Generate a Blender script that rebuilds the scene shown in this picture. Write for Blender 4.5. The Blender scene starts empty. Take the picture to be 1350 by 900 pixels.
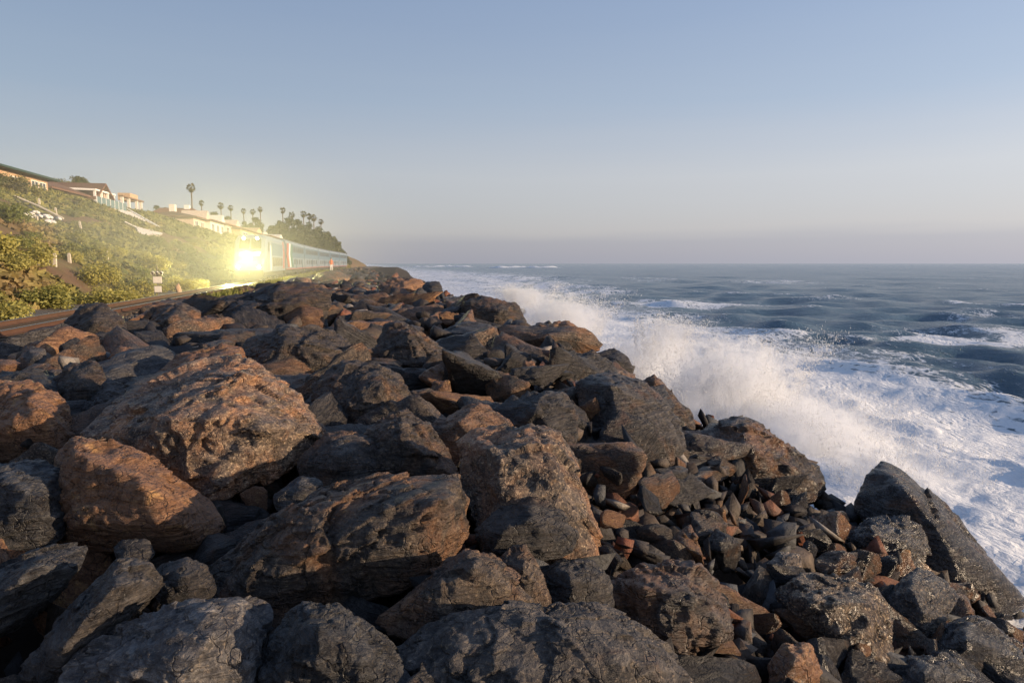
import bpy, bmesh, math, random
import numpy as np
from mathutils import Vector, Matrix

random.seed(7)
rng = np.random.default_rng(7)
scene = bpy.context.scene
COL = scene.collection

# ------------------------------------------------------------------ camera
F_PX, CX, CY = 900.0, 675.0, 450.0          # photograph: 1350 x 900
PITCH = math.atan(103.0 / F_PX)
YAW = math.atan(203.0 / F_PX * math.cos(PITCH))
CAM = np.array([0.0, 0.0, 1.8])
cam_data = bpy.data.cameras.new("camera")
cam_data.lens = 24.0
cam_data.sensor_width = 36.0
cam_data.clip_start = 0.05
cam_data.clip_end = 20000
cam = bpy.data.objects.new("camera", cam_data)
COL.objects.link(cam)
cam.location = CAM
cam.rotation_euler = (math.pi / 2 - PITCH, 0, -YAW)
scene.camera = cam
FWD = np.array([math.sin(YAW) * math.cos(PITCH), math.cos(YAW) * math.cos(PITCH), -math.sin(PITCH)])
RGT = np.array([math.cos(YAW), -math.sin(YAW), 0.0])
UPV = np.cross(RGT, FWD)

# ------------------------------------------------------------------ light
SUN_EL, SUN_AZ = math.radians(10), math.radians(116)     # azimuth clockwise from +Y
world = bpy.data.worlds.new("World")
scene.world = world
world.use_nodes = True
wn, wl = world.node_tree.nodes, world.node_tree.links
wn.clear()
w_out = wn.new("ShaderNodeOutputWorld")
w_bg = wn.new("ShaderNodeBackground")
w_bg.inputs[1].default_value = 0.112
sky = wn.new("ShaderNodeTexSky")
sky.sky_type = 'NISHITA'
sky.sun_disc = False
sky.sun_elevation = SUN_EL
sky.sun_rotation = SUN_AZ
sky.air_density = 1.0
sky.dust_density = 1.6
sky.ozone_density = 2.0
# dusk tint: the low marine haze turns the sky lavender towards the horizon
w_tc = wn.new("ShaderNodeTexCoord")
w_sep = wn.new("ShaderNodeSeparateXYZ")
wl.new(w_tc.outputs['Generated'], w_sep.inputs[0])
w_rmp = wn.new("ShaderNodeValToRGB")
w_nz = wn.new("ShaderNodeTexNoise"); w_nz.inputs['Scale'].default_value = 2.2; w_nz.inputs['Detail'].default_value = 5
w_mp = wn.new("ShaderNodeMapping"); w_mp.inputs['Scale'].default_value = (1, 1, 14)
wl.new(w_tc.outputs['Generated'], w_mp.inputs[0]); wl.new(w_mp.outputs[0], w_nz.inputs['Vector'])
w_m1 = wn.new("ShaderNodeMath"); w_m1.operation = 'MULTIPLY_ADD'; w_m1.inputs[1].default_value = .030
wl.new(w_nz.outputs['Fac'], w_m1.inputs[0]); w_m1.inputs[2].default_value = -.015
w_m2 = wn.new("ShaderNodeMath"); w_m2.operation = 'ADD'
wl.new(w_sep.outputs[2], w_m2.inputs[0]); wl.new(w_m1.outputs[0], w_m2.inputs[1])
wl.new(w_m2.outputs[0], w_rmp.inputs[0])
_e = w_rmp.color_ramp.elements
SKY_RAMP = [(0.0, (3.0, 3.05, 3.65)), (.030, (3.05, 3.05, 3.62)), (.046, (3.75, 3.6, 3.9)), (.12, (4.0, 3.95, 4.25)), (.22, (2.9, 3.35, 4.2)), (.42, (1.75, 2.4, 3.8)), (1.0, (.7, 1.2, 2.5))]
_e[0].position, _e[0].color = SKY_RAMP[0][0], (*SKY_RAMP[0][1], 1)
_e[1].position, _e[1].color = SKY_RAMP[-1][0], (*SKY_RAMP[-1][1], 1)
for _p, _c in SKY_RAMP[1:-1]:
    _q = _e.new(_p); _q.color = (*_c, 1)
w_mix = wn.new("ShaderNodeMix"); w_mix.data_type = 'RGBA'; w_mix.inputs[0].default_value = .72
w_dot = wn.new("ShaderNodeVectorMath"); w_dot.operation = 'DOT_PRODUCT'       # paler towards the sunset side
wl.new(w_tc.outputs['Generated'], w_dot.inputs[0]); w_dot.inputs[1].default_value = (math.sin(SUN_AZ), math.cos(SUN_AZ), 0)
w_ma = wn.new("ShaderNodeMath"); w_ma.operation = 'MULTIPLY_ADD'; w_ma.inputs[1].default_value = .34; w_ma.inputs[2].default_value = 1.0
wl.new(w_dot.outputs['Value'], w_ma.inputs[0])
w_sc = wn.new("ShaderNodeVectorMath"); w_sc.operation = 'SCALE'
wl.new(w_rmp.outputs[0], w_sc.inputs[0]); wl.new(w_ma.outputs[0], w_sc.inputs['Scale'])
wl.new(sky.outputs[0], w_mix.inputs[6]); wl.new(w_sc.outputs[0], w_mix.inputs[7])
wl.new(w_mix.outputs[2], w_bg.inputs[0])
wl.new(w_bg.outputs[0], w_out.inputs[0])

sun_data = bpy.data.lights.new("sun", 'SUN')
sun_data.energy = 4.6
sun_data.angle = math.radians(0.6)
sun_data.color = (1.0, 0.76, 0.52)
sun = bpy.data.objects.new("sun", sun_data)
COL.objects.link(sun)
SUN_DIR = Vector((math.sin(SUN_AZ) * math.cos(SUN_EL), math.cos(SUN_AZ) * math.cos(SUN_EL), math.sin(SUN_EL)))
sun.rotation_euler = SUN_DIR.to_track_quat('Z', 'Y').to_euler()
sun.location = (30, -20, 30)

scene.view_settings.view_transform = 'Standard'
scene.view_settings.look = 'None'
scene.view_settings.gamma = 1.0
scene.view_settings.use_curve_mapping = False
scene.view_settings.exposure = 0.58
scene.cycles.use_denoising = True
scene.cycles.max_bounces = 6
scene.cycles.diffuse_bounces = 3
scene.cycles.glossy_bounces = 3
scene.cycles.transparent_max_bounces = 8
scene.cycles.volume_bounces = 5
scene.cycles.volume_step_rate = 2.0
scene.cycles.volume_max_steps = 128
scene.cycles.sample_clamp_indirect = 6.0

# ------------------------------------------------------------------ pixel helpers
def ray(px, py):
    d = FWD + RGT * ((px - CX) / F_PX) + UPV * ((CY - py) / F_PX)
    return d                                  # depth 1 along the view axis
def at_depth(px, py, d):
    return CAM + ray(px, py) * d
def on_x(px, py, X):                           # where the sight line meets the plane x = X
    r = ray(px, py)
    return CAM + r * (X / r[0])
def on_y(px, py, Y):
    r = ray(px, py)
    return CAM + r * (Y / r[1])
def on_z(px, py, Z):
    r = ray(px, py)
    return CAM + r * ((Z - CAM[2]) / r[2])

# ------------------------------------------------------------------ terrain functions
SEA = -3.5
def xt(Y):                                     # how far the track has curved to the right
    Y = np.asarray(Y, float)
    q = np.clip(Y - 80, 0, 100)
    return 0.0003 * q * q + 0.06 * np.clip(Y - 180, 0, None)
def crest(Y):
    return np.interp(Y, [0, 4, 10, 25, 60, 120], [-.3, -.25, 0, .22, .32, .32])
def shoulder(Y):
    return np.interp(Y, [0, 4, 10, 15, 25, 45, 80, 150, 300], [.8, .8, 3.0, 4.3, 5.6, 7.2, 7.6, 6.5, 5.5])
def srf(X, Y):                                 # mean surface of the rock bank
    u = np.asarray(X, float) - xt(Y)
    z = crest(Y) - .42 * np.clip(u - shoulder(Y), 0, None)
    t = np.clip((u + 7.9) / 1.6, 0, 1)
    t = t * t * (3 - 2 * t)
    return np.where(u < -6, z * t + (-.75) * (1 - t), z)
def waterline(Y):
    return shoulder(Y) + (crest(Y) - SEA) / .42 + xt(Y)

# ------------------------------------------------------------------ numpy noise
def _hash(ix, iy, iz, seed):
    h = (ix.astype(np.uint32) * np.uint32(374761393) + iy.astype(np.uint32) * np.uint32(668265263)
         + iz.astype(np.uint32) * np.uint32(2147483647) + np.uint32((seed * 1442695041) & 0xffffffff))
    h = (h ^ (h >> np.uint32(13))) * np.uint32(1274126177)
    h = (h ^ (h >> np.uint32(16))) * np.uint32(2246822519)
    return ((h ^ (h >> np.uint32(15))) & np.uint32(0xffffff)).astype(np.float32) / np.float32(0xffffff)
def vnoise(P, seed=0):                         # value noise, -1..1
    P = np.asarray(P, np.float64)
    I = np.floor(P).astype(np.int64)
    f = (P - I).astype(np.float32)
    f = f * f * f * (f * (f * 6 - 15) + 10)
    out = 0
    for dx in (0, 1):
        wx = f[:, 0] if dx else 1 - f[:, 0]
        for dy in (0, 1):
            wy = f[:, 1] if dy else 1 - f[:, 1]
            for dz in (0, 1):
                wz = f[:, 2] if dz else 1 - f[:, 2]
                out = out + wx * wy * wz * _hash(I[:, 0] + dx, I[:, 1] + dy, I[:, 2] + dz, seed)
    return out * 2 - 1
def fbm(P, octv=4, seed=0, gain=.5):
    s, a, tot = 0, 1.0, 0
    P = np.asarray(P, np.float64)
    for o in range(octv):
        s = s + a * vnoise(P * (2.03 ** o) + 17.3 * o, seed + o)
        tot += a
        a *= gain
    return s / tot
def worley(P, seed=0):                         # F1, F2, id of the nearest cell
    I = np.floor(P).astype(np.int64)
    n = len(P)
    f1 = np.full(n, 9.0, np.float32); f2 = np.full(n, 9.0, np.float32); cid = np.zeros(n, np.float32)
    for dx in (-1, 0, 1):
        for dy in (-1, 0, 1):
            for dz in (-1, 0, 1):
                c = I + (dx, dy, dz)
                q = np.stack([_hash(c[:, 0], c[:, 1], c[:, 2], seed + k) for k in (1, 2, 3)], 1)
                d = np.linalg.norm(c + q - P, axis=1).astype(np.float32)
                r = _hash(c[:, 0], c[:, 1], c[:, 2], seed + 9)
                nr = d < f1
                f2 = np.where(nr, f1, np.minimum(f2, d))
                cid = np.where(nr, r, cid)
                f1 = np.where(nr, d, f1)
    return f1, f2, cid

def chips(P, seed=0):                          # flat tilted facets, one per cell
    I = np.floor(P).astype(np.int64)
    n = len(P)
    f1 = np.full(n, 9.0, np.float32); out = np.zeros(n, np.float32)
    for dx in (-1, 0, 1):
        for dy in (-1, 0, 1):
            for dz in (-1, 0, 1):
                c = I + (dx, dy, dz)
                q = np.stack([_hash(c[:, 0], c[:, 1], c[:, 2], seed + k) for k in (1, 2, 3)], 1)
                v = P - (c + q)
                d = np.linalg.norm(v, axis=1).astype(np.float32)
                g = np.stack([_hash(c[:, 0], c[:, 1], c[:, 2], seed + k) for k in (4, 5, 6)], 1) * 2 - 1
                nr = d < f1
                out = np.where(nr, (v * g).sum(1), out)
                f1 = np.where(nr, d, f1)
    return out

# ------------------------------------------------------------------ object helpers
def tag(o, label=None, cat=None, group=None, kind=None):
    if label: o['label'] = label
    if cat: o['category'] = cat
    if group: o['group'] = group
    if kind: o['kind'] = kind
    return o
def raw_mesh(name, V, Fc, smooth=False):
    """V (n,3); Fc (m,k) array with one face size, or a list of faces"""
    me = bpy.data.meshes.new(name)
    V = np.asarray(V, np.float32)
    if isinstance(Fc, np.ndarray):
        m, k = Fc.shape
        me.vertices.add(len(V)); me.vertices.foreach_set('co', V.ravel())
        me.loops.add(m * k); me.loops.foreach_set('vertex_index', Fc.astype(np.int32).ravel())
        me.polygons.add(m)
        me.polygons.foreach_set('loop_start', np.arange(0, m * k, k, dtype=np.int32))
        me.update(calc_edges=True)
    else:
        me.from_pydata(V.tolist(), [], Fc)
        me.update()
    if smooth:
        me.polygons.foreach_set('use_smooth', np.ones(len(me.polygons), bool))
    return me
def link(name, me, mats=None, parent=None, loc=(0, 0, 0)):
    o = bpy.data.objects.new(name, me)
    COL.objects.link(o)
    o.location = tuple(float(v) for v in loc)
    if mats is not None and me is not None and len(me.materials) == 0:
        for m in (mats if isinstance(mats, (list, tuple)) else [mats]):
            me.materials.append(m)
    if parent is not None:
        o.parent = parent
    return o
def empty(name, loc, label, cat, group=None, rz=0):
    o = bpy.data.objects.new(name, None)
    COL.objects.link(o)
    o.location = tuple(float(v) for v in loc)
    o.rotation_euler.z = rz
    o.empty_display_size = .2
    return tag(o, label, cat, group)
class MB:
    """collects solids for ONE mesh object"""
    def __init__(s): s.v, s.f = [], []
    def add(s, V, Fc):
        n = len(s.v); s.v += [tuple(map(float, p)) for p in V]; s.f += [tuple(i + n for i in q) for q in Fc]; return s
    def box(s, x0, y0, z0, x1, y1, z1):
        V = [(x, y, z) for z in (z0, z1) for x, y in ((x0, y0), (x1, y0), (x1, y1), (x0, y1))]
        return s.add(V, [(3, 2, 1, 0), (4, 5, 6, 7), (0, 1, 5, 4), (1, 2, 6, 5), (2, 3, 7, 6), (3, 0, 4, 7)])
    def hexa(s, B, T):                        # four bottom points, four top points
        return s.add(list(B) + list(T), [(3, 2, 1, 0), (4, 5, 6, 7), (0, 1, 5, 4), (1, 2, 6, 5), (2, 3, 7, 6), (3, 0, 4, 7)])
    def extr(s, poly, axis, a, b):            # poly of 2-D points extruded along axis 0/1/2
        n = len(poly)
        def p3(p, t): return (t, p[0], p[1]) if axis == 0 else (p[0], t, p[1]) if axis == 1 else (p[0], p[1], t)
        V = [p3(p, a) for p in poly] + [p3(p, b) for p in poly]
        return s.add(V, [tuple(range(n))[::-1], tuple(range(n, 2 * n))] + [(i, (i + 1) % n, (i + 1) % n + n, i + n) for i in range(n)])
    def tube(s, pts, rad, seg=8, cap=True):
        pts = [Vector(p) for p in pts]
        rad = rad if isinstance(rad, (list, tuple)) else [rad] * len(pts)
        base = len(s.v)
        for i, p in enumerate(pts):
            t = (pts[min(i + 1, len(pts) - 1)] - pts[max(i - 1, 0)]).normalized()
            a = t.cross(Vector((0, 0, 1)) if abs(t.z) < .9 else Vector((1, 0, 0))).normalized()
            b = t.cross(a)
            for k in range(seg):
                w = 2 * math.pi * k / seg
                q = p + (a * math.cos(w) + b * math.sin(w)) * rad[i]
                s.v.append(tuple(q))
        for i in range(len(pts) - 1):
            for k in range(seg):
                s.f.append((base + i * seg + k, base + i * seg + (k + 1) % seg, base + (i + 1) * seg + (k + 1) % seg, base + (i + 1) * seg + k))
        if cap:
            s.f.append(tuple(base + k for k in range(seg))[::-1])
            s.f.append(tuple(base + (len(pts) - 1) * seg + k for k in range(seg)))
        return s
    def build(s, name, mat, parent=None, origin=(0, 0, 0), smooth=False, bevel=0):
        o3 = np.asarray(origin, float)
        me = raw_mesh(name, np.asarray(s.v, float) - o3, s.f, smooth)
        bm = bmesh.new(); bm.from_mesh(me)
        bmesh.ops.recalc_face_normals(bm, faces=bm.faces[:])
        if bevel: bmesh.ops.bevel(bm, geom=bm.edges[:], offset=bevel, segments=1, affect='EDGES')
        bm.to_mesh(me); bm.free()
        return link(name, me, mat, parent, (0, 0, 0) if parent is not None else origin)
def copy_tree(o, parent=None):
    c = o.copy(); COL.objects.link(c)
    if parent is not None: c.parent = parent
    for ch in [q for q in o.children]: copy_tree(ch, c)
    return c

# ------------------------------------------------------------------ materials
class NT:
    def __init__(s, name):
        s.m = bpy.data.materials.new(name); s.m.use_nodes = True
        s.n, s.l = s.m.node_tree.nodes, s.m.node_tree.links
        s.n.clear()
        s.out = s.n.new('ShaderNodeOutputMaterial')
    def new(s, t, **kw):
        n = s.n.new('ShaderNode' + t)
        for k, v in kw.items(): setattr(n, k, v)
        return n
    def set(s, sock, v):
        if hasattr(v, 'is_output') or isinstance(v, bpy.types.NodeSocket): s.l.new(v, sock)
        else: sock.default_value = v
    def math(s, op, a, b=0.0, c=None, clamp=False):
        n = s.new('Math', operation=op, use_clamp=clamp)
        s.set(n.inputs[0], a); s.set(n.inputs[1], b)
        if c is not None: s.set(n.inputs[2], c)
        return n.outputs[0]
    def mix(s, fac, a, b, blend='MIX'):
        n = s.new('Mix', data_type='RGBA', blend_type=blend)
        s.set(n.inputs[0], fac); s.set(n.inputs[6], a if not isinstance(a, tuple) else (*a, 1)[:4]); s.set(n.inputs[7], b if not isinstance(b, tuple) else (*b, 1)[:4])
        return n.outputs[2]
    def noise(s, vec, scale, detail=4, rough=.55, dist=0.0):
        n = s.new('TexNoise'); n.inputs['Scale'].default_value = scale; n.inputs['Detail'].default_value = detail
        n.inputs['Roughness'].default_value = rough; n.inputs['Distortion'].default_value = dist
        s.l.new(vec, n.inputs['Vector']); return n.outputs['Fac']
    def step(s, v, lo, hi):
        n = s.new('MapRange', interpolation_type='SMOOTHSTEP')
        s.set(n.inputs[0], v); s.set(n.inputs[1], lo); s.set(n.inputs[2], hi)
        return n.outputs[0]
    def attr(s, name, typ='OBJECT', color=False):
        n = s.new('Attribute', attribute_type=typ); n.attribute_name = name
        return n.outputs['Color'] if color else n.outputs['Fac']
    def bsdf(s, color, rough=.8, spec=.5, metal=0.0, normal=None):
        p = s.new('BsdfPrincipled')
        s.set(p.inputs['Base Color'], color if not isinstance(color, tuple) else (*color, 1)[:4])
        s.set(p.inputs['Roughness'], rough); s.set(p.inputs['Specular IOR Level'], spec); s.set(p.inputs['Metallic'], metal)
        if normal is not None: s.l.new(normal, p.inputs['Normal'])
        s.l.new(p.outputs[0], s.out.inputs[0]); s.p = p
        return s
    def bump(s, h, strength=.5, dist=.05, normal=None):
        n = s.new('Bump'); n.inputs['Strength'].default_value = strength; n.inputs['Distance'].default_value = dist
        s.l.new(h, n.inputs['Height'])
        if normal is not None: s.l.new(normal, n.inputs['Normal'])
        return n.outputs[0]
M = {}
def simple(name, col, rough=.8, spec=.4, metal=0.0, var=.25, scale=3.0):
    t = NT(name); tc = t.new('TexCoord')
    n = t.noise(tc.outputs['Object'], scale, 5)
    c = t.mix(n, tuple(x * (1 - var) for x in col), tuple(min(1, x * (1 + var)) for x in col))
    t.bsdf(c, rough, spec, metal)
    M[name] = t.m
    return t.m

def make_rock_material():
    t = NT('rock'); tc = t.new('TexCoord')
    oi = t.new('ObjectInfo')
    rust, tone, gran, cool, wet = (t.attr(k) for k in ('rust', 'tone', 'gran', 'cool', 'wet'))
    comb = t.new('CombineXYZ')
    t.set(comb.inputs[0], t.math('MULTIPLY', oi.outputs['Random'], 37.0)); t.set(comb.inputs[1], t.math('MULTIPLY', oi.outputs['Random'], 91.0))
    add = t.new('VectorMath', operation='ADD'); t.l.new(tc.outputs['Object'], add.inputs[0]); t.l.new(comb.outputs[0], add.inputs[1])
    v = add.outputs[0]
    st = t.new('Mapping'); st.inputs['Rotation'].default_value = (.5, .35, .6); st.inputs['Scale'].default_value = (1.2, 1.6, 9.0); t.l.new(v, st.inputs[0])
    n1 = t.noise(v, 1.5, 6, .6, .8)
    n2 = t.noise(v, 6.5, 9, .68, .4)
    n3 = t.noise(v, 38.0, 6, .7)
    n4 = t.noise(st.outputs[0], 2.2, 7, .62, .7)
    n5 = t.noise(v, 3.1, 8, .7, 1.2)
    vo = t.new('TexVoronoi', feature='DISTANCE_TO_EDGE'); vo.inputs['Scale'].default_value = 2.6
    dv = t.new('VectorMath', operation='ADD'); t.l.new(v, dv.inputs[0])
    nv = t.new('TexNoise'); nv.inputs['Scale'].default_value = 3.0; nv.inputs['Detail'].default_value = 4; t.l.new(v, nv.inputs[0])
    t.l.new(nv.outputs['Color'], dv.inputs[1]); t.l.new(dv.outputs[0], vo.inputs['Vector'])
    crack = t.step(vo.outputs['Distance'], 0.0, .035)
    c_dark = t.mix(cool, (.023, .017, .014), (.023, .022, .024))
    c_mid = t.mix(cool, (.105, .075, .052), (.088, .084, .082))
    base = t.mix(t.step(n2, .34, .68), c_dark, c_mid)
    base = t.mix(t.math('MULTIPLY', t.step(n4, .5, .72), .55), base, t.mix(cool, (.20, .145, .10), (.19, .185, .18)))
    rfac = t.step(t.math('ADD', n1, t.math('MULTIPLY', rust, .55)), .62, .86)
    rcol = t.mix(n5, (.11, .048, .025), (.33, .165, .075))
    base = t.mix(t.math('MULTIPLY', rfac, .9), base, rcol)
    och = t.step(t.math('ADD', n5, t.math('MULTIPLY', rust, .12)), .66, .76)
    base = t.mix(t.math('MULTIPLY', och, .6), base, (.42, .24, .09))
    sp = t.math('MULTIPLY', t.step(n3, .53, .68), t.math('ADD', gran, .12))
    base = t.mix(sp, base, (.46, .34, .22))
    dk = t.math('MULTIPLY', t.step(n3, .50, .36), .6)
    base = t.mix(dk, base, (.02, .017, .016))
    wv = t.math('MULTIPLY', t.step(t.noise(v, 11.0, 5, .6, .5), .70, .80), .35)
    base = t.mix(wv, base, (.42, .40, .38))
    base = t.mix(t.math('MULTIPLY', t.math('SUBTRACT', 1.0, crack), .5), base, (.02, .015, .013))
    bright = t.new('VectorMath', operation='SCALE'); t.l.new(base, bright.inputs[0]); t.l.new(tone, bright.inputs['Scale'])
    g1 = t.math('ADD', .35, t.math('MULTIPLY', gran, .95)); g2 = t.math('SUBTRACT', 1.25, gran)
    h = t.math('ADD', t.math('MULTIPLY', n2, g1), t.math('MULTIPLY', n3, t.math('MULTIPLY', g1, .36)))
    h = t.math('ADD', h, t.math('MULTIPLY', n4, g2))
    h = t.math('ADD', h, t.math('MULTIPLY', crack, .16))
    b = t.bump(h, 1.0, .11)
    rough = t.math('MULTIPLY', t.math('ADD', .30, t.math('MULTIPLY', n2, .45)), t.math('SUBTRACT', 1.0, t.math('MULTIPLY', wet, .55)))
    t.bsdf(bright.outputs[0], rough, .5, 0, b)
    M['rock'] = t.m
make_rock_material()
def rock_attrs(o, rust=.2, tone=1.0, gran=.2, cool=.4):
    x, y = o.location.x, o.location.y                     # wetted by the surf near the water's edge
    o['wet'] = float(np.clip((x - float(xt(y)) - float(shoulder(y)) - .5) / 2.5, 0, 1)) * (.9 if y < 70 else .5)
    o['rust'] = float(rust); o['tone'] = float(tone); o['gran'] = float(gran); o['cool'] = float(cool)

# ------------------------------------------------------------------ rock shapes
ICO = {}
def ico(level):
    if level not in ICO:
        bm = bmesh.new(); bmesh.ops.create_icosphere(bm, subdivisions=level, radius=1.0)
        V = np.array([v.co[:] for v in bm.verts]); Fc = np.array([[v.index for v in f.verts] for f in bm.faces])
        bm.free(); ICO[level] = (V, Fc)
    return ICO[level]
def hull_planes(P):
    bm = bmesh.new()
    for p in P: bm.verts.new(p)
    r = bmesh.ops.convex_hull(bm, input=bm.verts[:])
    bmesh.ops.recalc_face_normals(bm, faces=bm.faces[:])
    N, D = [], []
    for f in bm.faces:
        n = np.array(f.normal[:]); c = np.array(f.calc_center_median()[:])
        d = float(n @ c)
        if d < 0: n, d = -n, -d
        if f.calc_area() < 1e-6: continue
        N.append(n); D.append(max(d, .02))
    bm.free()
    return np.array(N), np.array(D)
def rock_surface(P, level, seed, sharp=16, rough=1.0, strata=1.0):
    """P: points of a convex block round the origin -> vertices of a weathered, chipped rock"""
    N, D = hull_planes(P)
    ext = np.ptp(P, axis=0) / 2
    size = float(np.prod(ext) ** (1 / 3))
    dirs, Fc = ico(level)
    d = dirs * ext
    d = d / np.linalg.norm(d, axis=1, keepdims=True)
    dot = np.clip(d @ N.T, 1e-4, None) / D
    r = (dot ** sharp).sum(1) ** (-1.0 / sharp) * 1.035
    V = d * r[:, None]
    q = V / size + seed * 3.7
    # warped coordinates, then broken facets of three sizes, bedding steps, grain
    w = .13 * np.stack([fbm(q * 1.7, 2, seed + 5), fbm(q * 1.7 + 9, 2, seed + 6), fbm(q * 1.7 + 5, 2, seed + 7)], 1)
    off = .020 * fbm(q * 1.3, 2, seed)
    off += .14 * chips(q * 1.05 + w, seed)
    f1, f2, cid = worley(q * 1.6 + w, seed + 17)
    off += .028 * (cid - .5) * np.clip((f2 - f1) / .06, 0, 1)
    if level >= 4: off += .060 * chips(q * 2.6 + 1.5 * w, seed + 31)
    if level >= 5: off += .038 * chips(q * 6.5 + 2.5 * w, seed + 37)
    rr = np.random.default_rng(seed)
    ax = rr.normal(size=3); ax /= np.linalg.norm(ax)
    s = (q @ ax) * 3.0 + .8 * fbm(q * 1.1, 3, seed + 11)
    fr = s - np.floor(s)
    off += strata * .038 * (np.clip(fr / .88, 0, 1) - np.clip((fr - .88) / .12, 0, 1))
    off += .014 * fbm(q * 6, 3, seed + 21)
    if level >= 5:
        off += .010 * fbm(q * 20, 3, seed + 41)
        rid = 1 - np.abs(fbm(q * 2.3, 3, seed + 51))
        off -= .05 * np.clip((rid - .92) / .08, 0, 1)
    off *= rough * size
    lim = np.clip(off, -.3 * r, .3 * r)
    return V + d * lim[:, None], Fc, size

# ================================================================== ground
def land(X, Y):
    u = np.asarray(X, float) - xt(Y)
    zb = np.interp(u, [-160, -60, -43, -38, -34, -24, -17, -15.0, -13.3, -12.5, -8.2, -7.0],
                   [15, 12.8, 11.2, 10.6, 9.2, 5.0, 1.5, -.25, -.5, -.27, -.27, -.75])
    return np.where(u < -7.0, zb, srf(X, Y) - .75 - .35 * np.clip((u + 6) / 2, 0, 1))
def land_noisy(X, Y):
    X = np.asarray(X, float).ravel(); Y = np.asarray(Y, float).ravel()
    u = X - xt(Y)
    P = np.stack([X * .12, Y * .12, np.zeros_like(X)], 1)
    amp = np.interp(u, [-60, -40, -30, -20, -15, -13], [.5, .5, 1.1, .8, .3, .02])
    amp = np.where(u > -13, .02, amp)
    return land(X, Y) + amp * fbm(P, 4, 3)

def make_ground():
    ys = np.concatenate([np.linspace(-12, 60, 150), 60 + 420 * (np.linspace(0, 1, 170)[1:]) ** 1.25])
    us = np.concatenate([np.linspace(-160, -60, 20), np.linspace(-58, -16, 85), np.linspace(-15.5, -6.2, 45), np.linspace(-5.6, 30, 60)])
    U, Y = np.meshgrid(us, ys)
    X = U + xt(Y)
    Z = land_noisy(X, Y).reshape(X.shape)
    Z = np.maximum(Z, -9)
    V = np.stack([X.ravel(), Y.ravel(), Z.ravel()], 1)
    nx, ny = len(us), len(ys)
    i = np.arange((ny - 1) * nx).reshape(ny - 1, nx)[:, :-1].ravel()
    Fc = np.stack([i, i + 1, i + nx + 1, i + nx], 1)
    me = raw_mesh('ground', V, Fc, True)
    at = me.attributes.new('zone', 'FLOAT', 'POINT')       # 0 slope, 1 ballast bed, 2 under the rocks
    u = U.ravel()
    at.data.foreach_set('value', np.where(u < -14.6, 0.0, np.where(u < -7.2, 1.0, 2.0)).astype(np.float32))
    t = NT('ground_soil'); tc = t.new('TexCoord')
    v = tc.outputs['Object']
    z = t.attr('zone', 'GEOMETRY')
    n1, n2, n3 = t.noise(v, .11, 6, .6, .5), t.noise(v, 1.2, 7, .65), t.noise(v, 22, 5, .7)
    soil = t.mix(n2, (.085, .052, .030), (.21, .130, .075))
    veg = t.mix(n2, (.075, .080, .026), (.17, .155, .050))
    slope = t.mix(t.step(n1, .34, .50), veg, soil)
    bal = t.mix(n3, (.035, .032, .030), (.21, .19, .165))
    dirt = t.mix(n2, (.13, .09, .06), (.24, .17, .12))
    bal = t.mix(t.step(t.noise(v, .6, 4), .5, .66), bal, dirt)
    dark = t.mix(n2, (.020, .016, .014), (.06, .045, .035))  # under the rocks: darkness of the gaps put into the ground colour
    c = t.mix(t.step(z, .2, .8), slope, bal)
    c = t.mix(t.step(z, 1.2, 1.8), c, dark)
    t.bsdf(c, .95, .2, 0, t.bump(t.math('ADD', n3, n2), .6, .08))
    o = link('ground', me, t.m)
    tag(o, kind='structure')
make_ground()

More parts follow.
